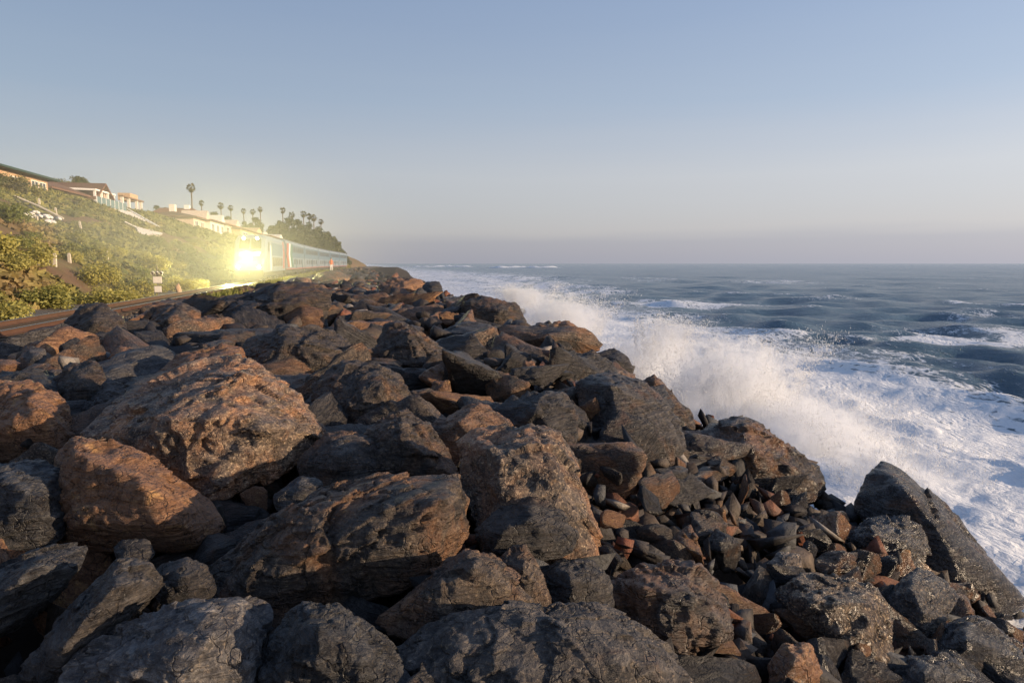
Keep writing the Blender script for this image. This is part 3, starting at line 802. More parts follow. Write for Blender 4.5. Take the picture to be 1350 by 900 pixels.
def near_label(what, x, y, fallback):
    best = min(range(len(HERO)), key=lambda i: math.hypot(x - HERO[i][0], y - HERO[i][1]) - HERO[i][2])
    hx, hy, hr, hz = HERO[best]
    if math.hypot(x - hx, y - hy) - hr > 2.6: return fallback
    name = H[best][0]
    for w in (' with ', ' beside ', ' behind ', ' between ', ' beneath ', ' below ', ' above ', ' under ', ' leaning ', ' lying ', ' resting ', ' wedged ', ' standing ', ' at the ', ' in the ', ' in front', ' on the ', ' next to ', ' sticking ', ' poking ', ' tilting ', ' left of ', ' among ', ' catching ', ' hiding ', ' screening ', ' hanging '):
        name = name.split(w)[0]
    rel = 'behind' if y - hy > .7 * abs(x - hx) else 'in front of' if hy - y > .7 * abs(x - hx) else 'seaward of' if x > hx else 'landward of'
    return what + ' just ' + rel + ' the ' + name
def make_bank():
    rg = np.random.default_rng(41)
    v4 = variants(4, 14, 900); v3 = variants(3, 12, 950); v2 = variants(2, 12, 980)
    chipv = []
    for k in range(14):                        # angular chips: bare convex splinters
        P = np.random.default_rng(1200 + k).normal(size=(9, 3)) * np.array([1.0, .7, .5])
        bm = bmesh.new()
        for p in P: bm.verts.new(p)
        bmesh.ops.convex_hull(bm, input=bm.verts[:])
        loose = [v for v in bm.verts if not v.link_faces]
        bmesh.ops.delete(bm, geom=loose, context='VERTS')
        bm.verts.index_update()
        chipv.append((np.array([v.co[:] for v in bm.verts]) * .75, np.array([[v.index for v in f.verts] for f in bm.faces])))
        bm.free()
    m4 = [raw_mesh('boulder', V, Fc, True) for V, Fc in v4]
    m3 = [raw_mesh('stone', V, Fc, True) for V, Fc in v3]
    for m in m4 + m3: m.materials.append(M['rock'])
    far = candidates(-6.8, 17, 46, 300, 1.35, rg)
    items = []
    grid = {}
    def free(x, y, s, k):
        for i in range(int(x // 1.5) - 1, int(x // 1.5) + 2):
            for j in range(int(y // 1.5) - 1, int(y // 1.5) + 2):
                for (qx, qy, qs) in grid.get((i, j), ()):
                    if (x - qx) ** 2 + (y - qy) ** 2 < (k * (s + qs)) ** 2: return False
        return True
    def drop(count, s0, s1, y0, y1, k, sink, hk):
        for _ in range(count):
            y = y0 + (y1 - y0) * rg.random() ** 1.2; x = rg.uniform(-6.9, 14) + float(xt(y)); s = rg.uniform(s0, s1)
            if math.hypot(x, y) < 2.9 + s or not hero_gap(x, y, s, hk) or not free(x, y, s, k): continue
            z = float(srf(x, y)) - sink * s + rg.normal() * .05
            if y < 7 and abs(x) < 3: z -= .25
            q = np.array([x, y, z + .3 * s]) - CAM; d = q @ FWD
            if d > .5 and s > .33 and 775 < CX + F_PX * (q @ RGT) / d < 1230 and 590 < CY - F_PX * (q @ UPV) / d < 930: continue
            if z < SEA - .5 or over_water(x + .5 * s, y, z + .55 * s): continue
            grid.setdefault((int(x // 1.5), int(y // 1.5)), []).append((x, y, s))
            items.append((x, y, z, s))
    drop(900, .85, 1.25, 11, 46, .72, .34, .62)
    drop(2500, .50, .80, 5, 46, .68, .30, .68)
    drop(6000, .26, .45, 3, 46, .66, .12, .70)
    # biggest in the picture become things of their own
    def app(it):
        q = np.array(it[:3]) - CAM; d = q @ FWD
        if d < .5: return 0
        px = CX + F_PX * (q @ RGT) / d; py = CY - F_PX * (q @ UPV) / d
        return it[3] / d if -60 < px < 1410 and py < 960 else 0
    items.sort(key=app, reverse=True)
    stuff = items[215:]
    lab = {'dark': 'dark weathered boulder in the rock bank beside the track', 'brown': 'brown weathered boulder in the rock bank beside the track', 'olive': 'olive-brown boulder in the rock bank beside the track',
           'grey': 'plain grey boulder in the rock bank beside the track', 'blue': 'bluish grey boulder in the rock bank beside the track', 'rust': 'rust-stained boulder in the rock bank beside the track', 'tan': 'pale tan boulder in the rock bank beside the track', 'red': 'brick-red boulder in the rock bank beside the track'}
    for k, (x, y, z, s) in enumerate(items[:215]):
        look = LOOKS[int(rg.integers(len(LOOKS)))]
        o = link('boulder', m4[k % len(m4)], None, None, (x, y, z))
        o.rotation_euler = (rg.normal() * .28, rg.normal() * .28, rg.random() * 6.28)
        o.scale = (s * rg.uniform(1.0, 1.35), s * rg.uniform(.85, 1.15), s * rg.uniform(.72, 1.0))
        a = dict(G[look]); a['tone'] *= rg.uniform(.75, 1.1); a['tone'] = min(a['tone'], 1.25); a['rust'] += rg.uniform(-.05, .2)
        rock_attrs(o, **a); tag(o, near_label(('big ' if s > .8 else 'medium ' if s > .48 else 'small ') + ADJ[look] + ' boulder', x, y, lab[look]), 'boulder', 'boulders of the rock bank, ' + look)
    # small stones in the gaps
    st = []
    for x, y in candidates(-5.5, 9.5, 2.2, 15, .42, rg):
        s = float(np.clip(rg.lognormal(-1.75, .42), .07, .34))
        if math.hypot(x, y) < 2.3 or not hero_gap(x, y, s, .45): continue
        if x < shoulder(y) - .6 and rg.random() < .55: continue
        z = float(srf(x, y)) - .30 + rg.normal() * .08
        if x > shoulder(y): z += .16
        if z < SEA or over_water(x, y, z + s): continue
        st.append((x, y, z, s))
    st.sort(key=app, reverse=True)
    slab = {'dark': 'small dark angular stone in the gaps between boulders', 'brown': 'small brown stone in the gaps between boulders', 'olive': 'small olive-brown stone in the gaps between boulders', 'grey': 'small plain grey stone in the gaps between boulders',
            'blue': 'small bluish stone in the gaps between boulders', 'rust': 'small rusty red stone in the gaps between boulders', 'tan': 'small pale tan stone in the gaps between boulders', 'red': 'small brick-red stone in the gaps between boulders'}
    for k, (x, y, z, s) in enumerate(st[:230]):
        look = (LOOKS + ['rust', 'red', 'dark', 'dark'])[int(rg.integers(18))]
        o = link('stone', m3[k % len(m3)], None, None, (x, y, z))
        o.rotation_mode = 'QUATERNION'; o.rotation_quaternion = rand_rot(rg)
        o.scale = (s * rg.uniform(.9, 1.3), s * rg.uniform(.7, 1.0), s * rg.uniform(.6, .95))
        a = dict(G[look]); a['tone'] = min(1.4, a['tone'] * rg.uniform(.7, 1.3))
        rock_attrs(o, **a); tag(o, near_label(('loose ' if s > .22 else 'little ') + ADJ[look] + ' stone', x, y, slab[look]), 'stone', 'small stones between the boulders, ' + look)
    def merged(name, its, vs, label, att, smooth=True):
        Vs, Fs, off = [], [], 0
        for k, (x, y, z, s) in enumerate(its):
            V, Fc = vs[k % len(vs)]
            from mathutils import Euler
            R = np.array((Euler((rg.normal() * .3, rg.normal() * .3, rg.random() * 6.28)).to_matrix() if s > .25 else rand_rot(rg).to_matrix()))
            sc = s * np.array([rg.uniform(.9, 1.25), rg.uniform(.8, 1.1), rg.uniform(.75, 1.05)])
            Vs.append((V * sc) @ R.T + (x, y, z)); Fs.append(Fc + off); off += len(V)
        o = link(name, raw_mesh(name, np.concatenate(Vs), np.concatenate(Fs), smooth), M['rock_far'])
        tag(o, label, None, None, 'stuff')
    far_it = []
    for x, y in far:
        s = float(np.clip(rg.lognormal(-.42, .36), .35, 1.3))
        z = float(srf(x, y)) - .38 * s + rg.normal() * .06
        if z < SEA - .4 or over_water(x + .5 * s, y, z + .5 * s): continue
        far_it.append((x, y, z, s))
    merged('boulder_bank', stuff + far_it, v2, 'far stretch of dark boulders running on along the track', None)
    gap_it = []
    for x, y in np.concatenate([candidates(-5.5, 11, 2.0, 16, .36, rg), candidates(.6, 8, 3.0, 13, .26, rg)]):
        s = float(np.clip(rg.lognormal(-1.95, .5), .05, .26))
        if math.hypot(x, y) < 1.8 or over_water(x, y, float(srf(x, y)) - .1): continue
        gap_it.append((x, y, float(srf(x, y)) - .50 + rg.normal() * .09 + (.24 if x > shoulder(y) - .4 else 0), s))
    merged('rubble', st[230:] + gap_it, chipv, 'fine dark rubble filling the hollows between boulders', None, False)
def rock_far_material():
    t = NT('rock_far'); gi = t.new('NewGeometry'); tc = t.new('TexCoord')
    v = tc.outputs['Object']; rnd = gi.outputs['Random Per Island']
    r = t.new('ValToRGB'); r.color_ramp.interpolation = 'CONSTANT'
    e = r.color_ramp.elements
    cols = [(0, (.030, .027, .027)), (.30, (.055, .042, .033)), (.52, (.085, .062, .045)), (.68, (.075, .078, .082)), (.78, (.12, .085, .06)), (.85, (.18, .07, .035)), (.93, (.24, .09, .05)), (.965, (.30, .26, .22))]
    e[0].position, e[0].color = 0, (*cols[0][1], 1); e[1].position, e[1].color = cols[1][0], (*cols[1][1], 1)
    for p, c in cols[2:]:
        q = e.new(p); q.color = (*c, 1)
    t.l.new(rnd, r.inputs[0])
    n2, n3 = t.noise(v, 5.5, 8, .68, .4), t.noise(v, 30, 5, .7)
    c = t.mix(t.step(n2, .3, .7), t.mix(.62, r.outputs[0], (.02, .016, .015)), r.outputs[0])
    c = t.mix(t.math('MULTIPLY', t.step(t.noise(v, 1.1, 5, .6, .6), .58, .7), .5), c, (.22, .11, .05))
    t.bsdf(c, t.math('ADD', .45, t.math('MULTIPLY', n2, .4)), .4, 0, t.bump(t.math('ADD', n2, t.math('MULTIPLY', n3, .3)), .8, .08))
    M['rock_far'] = t.m
rock_far_material()
make_bank()

def slope_hit(px, py):
    r = ray(px, py)
    d = 20.0
    while d < 300:
        p = CAM + r * d
        if p[2] < float(land_noisy(p[0], p[1])[0]): return p
        d += .25
    return CAM + r * d

# ================================================================== foliage
def leaf_cloud(rg, clumps, n, leaf, up=.35):
    """clumps: (x, y, z, r) balls; n leaf faces spread mostly through their outer shells"""
    C = np.array(clumps)
    w = C[:, 3] ** 2; w = w / w.sum()
    k = rg.choice(len(C), n, p=w)
    d = rg.normal(size=(n, 3)); d /= np.linalg.norm(d, axis=1, keepdims=True)
    rad = C[k, 3] * (rg.random(n) ** .38) * (1 + .12 * rg.normal(size=n))
    c = C[k, :3] + d * rad[:, None] * np.array([1, 1, .85])
    a = rg.normal(size=(n, 3)); nrm = d * .8 + rg.normal(size=(n, 3)) * .6 + np.array([0, 0, up])
    nrm /= np.linalg.norm(nrm, axis=1, keepdims=True)
    a = np.cross(nrm, a); a /= np.linalg.norm(a, axis=1, keepdims=True)
    b = np.cross(nrm, a)
    l = leaf * (.6 + .8 * rg.random(n))[:, None]
    V = np.stack([c - a * l, c + b * l * .55, c + a * l, c - b * l * .55], 1).reshape(-1, 3)
    Fc = np.arange(4 * n).reshape(n, 4)
    return V, Fc
def leaf_material(name, c0, c1, c2):
    t = NT(name); gi = t.new('NewGeometry'); tc = t.new('TexCoord'); oi = t.new('ObjectInfo')
    n = t.noise(tc.outputs['Object'], .9, 3)
    c = t.mix(gi.outputs['Random Per Island'], c0, c1)
    c = t.mix(t.math('MULTIPLY', t.step(t.math('ADD', n, t.math('MULTIPLY', oi.outputs['Random'], .3)), .5, .8), .7), c, c2)
    p = t.new('BsdfPrincipled'); t.l.new(c, p.inputs['Base Color']); p.inputs['Roughness'].default_value = .65; p.inputs['Specular IOR Level'].default_value = .3
    tr = t.new('BsdfTranslucent'); t.l.new(c, tr.inputs[0])
    mx = t.new('MixShader'); mx.inputs[0].default_value = .25; t.l.new(p.outputs[0], mx.inputs[1]); t.l.new(tr.outputs[0], mx.inputs[2])
    t.l.new(mx.outputs[0], t.out.inputs[0])
    M[name] = t.m
leaf_material('leaf_yellow', (.24, .225, .045), (.42, .36, .09), (.34, .30, .09))
leaf_material('leaf_green', (.10, .125, .028), (.21, .22, .055), (.27, .24, .065))
leaf_material('leaf_dark', (.05, .066, .022), (.11, .125, .042), (.15, .12, .05))
leaf_material('leaf_brown', (.075, .045, .025), (.13, .075, .04), (.06, .055, .02))
leaf_material('leaf_tree', (.030, .043, .016), (.066, .080, .030), (.09, .092, .038))
leaf_material('palm_leaf', (.045, .052, .018), (.10, .10, .035), (.14, .105, .05))
simple('bark', (.11, .08, .055), .9, .2, 0, .35, 5)
simple('palm_trunk', (.13, .10, .075), .9, .2, 0, .3, 8)

def shrub_kind(name, mat, seed, n, leaf, tall):
    rg = np.random.default_rng(seed)
    cl = []
    for k in range(9):
        a = rg.random() * 6.28; r = .75 * math.sqrt(rg.random())
        cl.append((r * math.cos(a), r * math.sin(a), .18 + tall * .45 * rg.random() * (1 - r * .5), .26 + .22 * rg.random()))
    V, Fc = leaf_cloud(rg, cl, n, leaf)
    V[:, 2] = np.maximum(V[:, 2], -.05)
    root = bpy.data.objects.new(name, None); COL.objects.link(root)
    link('foliage', raw_mesh('foliage', V, Fc), M[mat], root)
    b = MB()
    for k in range(3):
        c = cl[k]; b.tube([(0, 0, -.3), (c[0] * .5, c[1] * .5, c[2] * .5), (c[0], c[1], c[2])], [.04, .03, .012], 5)
    b.build('stem', M['bark'], root)
    return root
SHRUBS = {
 'yellow': ([shrub_kind('shrub', 'leaf_yellow', 300 + k, 2600, .05, 1.0) for k in range(3)], 'yellow-green bushy shrub growing on the bluff slope'),
 'green': ([shrub_kind('shrub', 'leaf_green', 320 + k, 2600, .05, 1.1) for k in range(3)], 'bright green bushy shrub growing on the bluff slope'),
 'dark': ([shrub_kind('shrub', 'leaf_dark', 340 + k, 2400, .052, 1.2) for k in range(3)], 'dark green dense shrub growing on the bluff slope'),
 'brown': ([shrub_kind('shrub', 'leaf_brown', 360 + k, 2000, .045, .9) for k in range(2)], 'dry brown shrub growing on the bluff slope'),
}
def make_shrubs():
    rg = np.random.default_rng(66)
    used = set()
    spots = []
    for Y in np.arange(26, 200, 3.2):
        for u in np.arange(-33.5, -14.5, 2.7):
            uu, yy = u + rg.uniform(-1.4, 1.4), Y + rg.uniform(-1.8, 1.8)
            x = uu + float(xt(yy))
            p = np.array([x, yy, 0]) - CAM
            px = CX + F_PX * (p @ RGT) / (p @ FWD)
            zz = float(land_noisy(x, yy)[0]); py = CY - F_PX * ((np.array([x, yy, zz]) - CAM) @ UPV) / (p @ FWD)
            if px < -50: continue
            if 130 < px < 226 and py < 318: continue
            if 15 < px < 95 and 262 < py < 300: continue
            near = -uu
            keep = .9 if near < 19 else .62 if near < 30 else .8
            if rg.random() > keep: continue
            spots.append((uu, x, yy, px))
    rg.shuffle(spots)
    spots = sorted(spots, key=lambda s: s[2])[:292]
    spots += [(-33.2, -33.2, yy, 30) for yy in (62, 66, 70, 74, 77, 80)]
    for uu, x, y, px in spots:
        nv = float(vnoise(np.array([[x * .07, y * .05, 0]]), 14)[0])
        if uu > -20: kind = 'yellow' if rg.random() < .72 else 'green'
        elif uu > -29: kind = ['yellow', 'green', 'brown', 'green'][int(rg.integers(4))] if nv < .2 else 'green'
        else: kind = ['dark', 'dark', 'brown', 'green'][int(rg.integers(4))]
        protos, label = SHRUBS[kind]
        p = protos[int(rg.integers(len(protos)))]
        if p.name in used: o = copy_tree(p)
        else: o = p; used.add(p.name)
        z = float(land_noisy(x, y)[0])
        o.location = (x, y, z - .1)
        s = rg.uniform(.8, 1.55) * (1.15 if uu > -20 else .95 if uu > -28 else .62)
        o.scale = (s * rg.uniform(.9, 1.3), s * rg.uniform(.9, 1.3), s * rg.uniform(.7, 1.1))
        o.rotation_euler.z = rg.random() * 6.28
        if uu == -33.2: o.scale = (2.2, 2.2, 2.0)
        zone = ('beside the track short of the marker post' if y < 47 else 'beside the track between the marker post and the locomotive' if y < 72 else 'beside the track alongside the train') if uu > -19.5 else \
               ('on the slope below the green-roofed house' if y < 95 else 'on the slope below the gabled house' if y < 118 else 'on the slope below the red-roofed house' if y < 160 else 'on the far slope above the coaches') if uu < -25.5 else \
               ('halfway up the slope near the fence posts' if y < 80 else 'halfway up the slope past the fence posts' if y < 125 else 'halfway up the far slope')
        tag(o, label.replace('growing on the bluff slope', zone), 'shrub', 'shrubs on the bluff, ' + kind)
    for k, (protos, label) in SHRUBS.items():
        for p in protos:
            if p.name not in used:
                for c in list(p.children): bpy.data.objects.remove(c)
                bpy.data.objects.remove(p)
make_shrubs()
def make_cover():
    """ice plant and grass: a low mat of leaves all over the slope"""
    rg = np.random.default_rng(67)
    n = 170000
    y = 18 + 300 * rg.random(n) ** 1.35
    u = -14.4 - 24 * rg.random(n) ** 1.05
    x = u + xt(y)
    dens = fbm(np.stack([x * .09, y * .09, 0 * x], 1), 3, 90)
    keep = dens > -.3
    path = np.abs(u + 27 - (y - 75) * .10 + 2 * np.sin(y * .06)) < 1.0
    keep &= ~(path & (y < 125))
    x, y, u = x[keep], y[keep], u[keep]; n = len(x)
    z = land_noisy(x, y)
    l = (.10 + .12 * rg.random(n)) * (1 + y / 160)
    c = np.stack([x, y, z + l * .4], 1)
    nrm = rg.normal(size=(n, 3)) * .7 + np.array([.25, -.1, .8]); nrm /= np.linalg.norm(nrm, axis=1, keepdims=True)
    a = np.cross(nrm, rg.normal(size=(n, 3))); a /= np.linalg.norm(a, axis=1, keepdims=True); b = np.cross(nrm, a)
    V = np.stack([c - a * l[:, None] * 1.4, c + b * l[:, None] * .8, c + a * l[:, None] * 1.4, c - b * l[:, None] * .8], 1).reshape(-1, 3)
    t = NT('cover_leaf'); gi = t.new('NewGeometry'); tc = t.new('TexCoord')
    nn = t.noise(tc.outputs['Object'], .07, 4, .6, .5)
    c1 = t.mix(gi.outputs['Random Per Island'], (.09, .10, .028), (.22, .20, .055))
    c2 = t.mix(gi.outputs['Random Per Island'], (.12, .08, .04), (.28, .20, .08))
    t.bsdf(t.mix(t.step(nn, .52, .62), c1, c2), .8, .2)
    o = link('ground_cover', raw_mesh('ground_cover', V, np.arange(4 * n).reshape(n, 4)), t.m)
    tag(o, 'low ice plant and dry grass matting the bluff slope', None, None, 'stuff')
make_cover()

def make_grass():
    rg = np.random.default_rng(71)
    n = 16000
    y = 30 + 110 * rg.random(n); u = -7.6 + 1.7 * rg.random(n) ** 1.3 + .5 * np.sin(y * .4)
    x = u + xt(y); z = np.maximum(land(x, y), srf(x, y)) - .1
    a = rg.random(n) * 6.28; h = .12 + .35 * rg.random(n); w = .02 + .02 * rg.random(n)
    c = np.stack([x, y, z], 1); sd = np.stack([np.cos(a), np.sin(a), 0 * a], 1) * w[:, None]
    tip = c + np.stack([.12 * rg.normal(size=n), .12 * rg.normal(size=n), h], 1)
    V = np.stack([c - sd, c + sd, tip + sd * .3, tip - sd * .3], 1).reshape(-1, 3)
    o = link('grass', raw_mesh('grass', V, np.arange(4 * n).reshape(n, 4)), M['leaf_green'])
    tag(o, 'green grass fringe between the ballast and the boulders', None, None, 'stuff')
make_grass()

# ---- trees
def broad_tree(loc, h, r, seed, label, group, leaf=.42, n=1500, low=.35, mat='leaf_tree', cat='tree', parts=11):
    rg = np.random.default_rng(seed)
    root = empty('broad_tree', loc, label, cat, group)
    cl = []
    for k in range(parts):
        a = rg.random() * 6.28; q = math.sqrt(rg.random())
        cl.append((r * .68 * q * math.cos(a), r * .68 * q * math.sin(a), h * (low + (.86 - low) * rg.random() * (1 - .35 * q)), r * (.30 + .2 * rg.random())))
    cl.append((0, 0, h * .84, r * .36))
    V, Fc = leaf_cloud(rg, cl, n, leaf)
    link('crown', raw_mesh('crown', V, Fc), M[mat], root)
    b = MB()
    b.tube([(0, 0, -1.0), (.1, 0, h * .3), (.25, .1, h * .62)], [r * .085, r * .06, r * .03], 8)
    for k in range(5):
        c = cl[k]; b.tube([(.08, 0, h * .28), (c[0] * .5, c[1] * .5, c[2] * .75), (c[0], c[1], c[2])], [r * .04, r * .028, r * .012], 6)
    b.build('trunk', M['bark'], root, smooth=True)
    return root
def palm_kind(seed):
    rg = np.random.default_rng(seed)
    V, Fc = [], []
    for k in range(46):
        az = rg.random() * 6.28
        el = rg.uniform(-1.25, 1.2) if k > 12 else rg.uniform(-1.5, -.7)
        L = rg.uniform(.85, 1.1) * (1.0 if el > -.6 else .8)
        d = np.array([math.cos(az) * math.cos(el), math.sin(az) * math.cos(el), math.sin(el)])
        side = np.array([-math.sin(az), math.cos(az), 0])
        up = np.cross(side, d)
        hub = d * L * .52
        fan = rg.uniform(.8, 1.0)
        for j in range(9):                     # blades of the fan
            w = (j - 4) / 4 * 1.05
            e = hub + (d * math.cos(w) + side * math.sin(w)) * L * .55 * fan - np.array([0, 0, .16 * abs(w) + .1])
            q = (side * math.cos(w) - d * math.sin(w)) * .085
            i = len(V); V += [tuple(hub - q * .5), tuple(hub + q * .5), tuple((hub + e) / 2 + q + up * .02), tuple(e), tuple((hub + e) / 2 - q + up * .02)]
            Fc.append((i, i + 1, i + 2, i + 3, i + 4))
        i = len(V); q = side * .02
        V += [tuple(-q), tuple(q), tuple(hub + q), tuple(hub - q)]; Fc.append((i, i + 1, i + 2, i + 3))
    return raw_mesh('fronds', np.array(V), Fc)
PALM = [palm_kind(700 + k) for k in range(3)]
def make_palms():
    # px of the trunk, py of the crown's middle, crown radius px, distance along the track, label
    for k, (px, py, rp, Y, lab) in enumerate([
        (252, 247, 6.2, 225, 'tall slender fan palm beside the red-roofed house, tallest of the row'),
        (265.5, 267.5, 3.8, 285, 'small distant fan palm right behind the tallest palm'),
        (291, 271, 4.6, 300, 'fan palm with bushy head above the rounded bluff-top tree'),
        (304, 274, 4.0, 320, 'slim fan palm standing just behind the rounded bluff-top tree'),
        (321, 278, 3.6, 330, 'lone thin fan palm between the two bluff-top trees'),
        (333, 279, 4.0, 320, 'shaggy fan palm rising out of the bluff-top tree'),
        (343, 275.5, 3.9, 330, 'fan palm with round head on the far side of the shaggy one'),
        (372.5, 277, 4.2, 318, 'tall fan palm at the near end of the dark grove'),
        (384.5, 283, 4.4, 330, 'fan palm half sunk in the crown of the dark grove'),
        (400, 282, 4.6, 345, 'first of the close trio of fan palms above the grove'),
        (407.5, 285, 4.2, 345, 'middle one of the close trio of fan palms above the grove'),
        (413.5, 287, 4.6, 345, 'last and lowest of the close trio of fan palms above the grove'),
        (423, 292, 3.8, 350, 'single fan palm on the seaward end of the dark grove')]):
        p = on_y(px, py, Y)
        r = rp / F_PX * ((p - CAM) @ FWD)
        gz = float(land_noisy(p[0], p[1])[0])
        root = empty('fan_palm', (p[0], p[1], gz), lab, 'palm tree', 'fan palms on the bluff top')
        hh = p[2] - gz
        b = MB(); lean = rng.normal() * .3
        b.tube([(lean, 0, -.5), (lean * .5, 0, hh * .35), (0, 0, hh * .75), (0, 0, hh)], [.34, .24, .2, .22], 8)
        b.build('trunk', M['palm_trunk'], root, smooth=True)
        f = link('crown', PALM[k % 3], M['palm_leaf'], root, (0, 0, hh))
        f.scale = (r * 1.15, r * 1.15, r * 1.15); f.rotation_euler.z = k * 1.7
make_palms()
def make_trees():
    k = 0
    def put(px, ptop, rpx, Y, lab, grp, n=1500, seed=0, leaf=.42):
        p = on_y(px, ptop, Y)
        gz = float(land_noisy(p[0], p[1])[0])
        r = rpx / F_PX * ((p - CAM) @ FWD)
        h = max(p[2] - gz, r * 1.1)
        broad_tree((p[0], p[1], gz - .3), h, r, seed, lab, grp, leaf, n, low=.16)
    put(282, 277, 15, 262, 'rounded dusty green tree behind the cream terrace houses', None, 1800, 801)
    put(300, 283, 12, 268, 'lower rounded tree next to the dusty green one behind the terrace houses', None, 1500, 802)
    put(336, 284, 12, 285, 'bluff-top tree with a shaggy palm in it', None, 1700, 803)
    put(322, 290, 9, 280, 'low spreading tree beside the bluff-top tree with a palm', None, 1200, 804)
    put(206, 267, 10, 260, 'hazy tree showing above the roofs behind the pergola', None, 1200, 805)
    put(218, 269, 8, 262, 'small hazy tree left of the red tiled roof chimney', None, 1000, 806)
    put(262, 284, 8, 205, 'bushy tree against the end of the red-roofed house', None, 1000, 807, .35)
    grove = [(358, 296, 10, 296), (368, 289, 12, 300), (380, 284, 14, 305), (393, 286, 14, 312), (407, 290, 14, 318), (420, 296, 13, 322),
             (432, 302, 12, 326), (441, 311, 10, 328), (447, 324, 8, 330), (374, 306, 13, 286), (392, 306, 14, 290), (410, 308, 14, 296), (426, 316, 12, 304), (438, 326, 10, 312), (453, 335, 6, 334), (459, 341, 5, 336)]
    for i, (px, pt, rp, Y) in enumerate(grove):
        put(px, pt, rp, Y, 'dark evergreen tree crowded into the grove on the point', 'evergreen trees of the dark grove', 1900, 820 + i, .5)
make_trees()

# ================================================================== houses on the bluff
simple('stucco_tan', (.50, .33, .20), .9, .2); simple('stucco_cream', (.60, .46, .36), .9, .2, 0, .1); simple('stucco_white', (.74, .66, .56), .9, .2, 0, .08)
simple('roof_green', (.035, .065, .055), .7, .3); simple('roof_tile', (.23, .085, .045), .85, .2, 0, .35, 2.5); simple('roof_brown', (.16, .085, .055), .85, .2, 0, .3, 2.5)
simple('trim_white', (.78, .74, .68), .7, .3, 0, .05); simple('timber', (.20, .12, .07), .8, .3)
simple('window_glass', (.035, .05, .055), .08, .6, 0, .2); simple('rail_glass', (.10, .17, .16), .08, .6, 0, .1)
simple('fence_post', (.55, .48, .38), .85, .2); simple('concrete', (.52, .46, .40), .9, .2)
simple('tarp', (.03, .03, .034), .6, .4); simple('sandbag', (.72, .68, .62), .9, .2)
FX = -38.0
def Yx(px, X=FX): return float(on_x(px, 347, X)[1])
def Zx(px, py, X=FX): return float(on_x(px, py, X)[2])
def window(root, org, X, y0, y1, z0, z1, panes=2):
    w = MB(); f = .09
    w.box(X, y0, z0, X + .06, y1, z0 + f).box(X, y0, z1 - f, X + .06, y1, z1).box(X, y0, z0 + f, X + .06, y0 + f, z1 - f).box(X, y1 - f, z0 + f, X + .06, y1, z1 - f)
    for k in range(1, panes):
        ym = y0 + (y1 - y0) * k / panes
        w.box(X, ym - .04, z0 + f, X + .055, ym + .04, z1 - f)
    wo = w.build('window', M['trim_white'], root, org)
    MB().box(X + .004, y0 + f, z0 + f, X + .02, y1 - f, z1 - f).build('pane', M['window_glass'], wo, org)
    return wo
def hip_roof(root, org, x0, x1, y0, y1, z, rise, mat, over=.7, name='roof', inset=None):
    x0 -= over; x1 += over; y0 -= over; y1 += over
    xm = (x0 + x1) / 2; ins = inset if inset is not None else (x1 - x0) / 2
    b = MB()
    b.box(x0, y0, z - .22, x1, y1, z)
    V = [(x0, y0, z + .003), (x1, y0, z + .003), (x1, y1, z + .003), (x0, y1, z + .003), (xm, y0 + ins, z + rise), (xm, y1 - ins, z + rise)]
    b.add(V, [(0, 1, 4), (1, 2, 5, 4), (2, 3, 5), (3, 0, 4, 5), (3, 2, 1, 0)])
    return b.build(name, M[mat], root, org)
def house(name, label, X, y0, y1, depth, z0, zw, wall, rise, roof, wins=(), over=.7, inset=None):
    org = (X, (y0 + y1) / 2, z0)
    root = empty(name, org, label, 'house')
    MB().box(X - depth, y0, z0, X, y1, zw - .2).build('wall', M[wall], root, org)
    hip_roof(root, org, X - depth, X, y0, y1, zw, rise, roof, over, 'roof', inset)
    for (a, b, c, d, pn) in wins: window(root, org, X, a, b, c, d, pn)
    return root, org
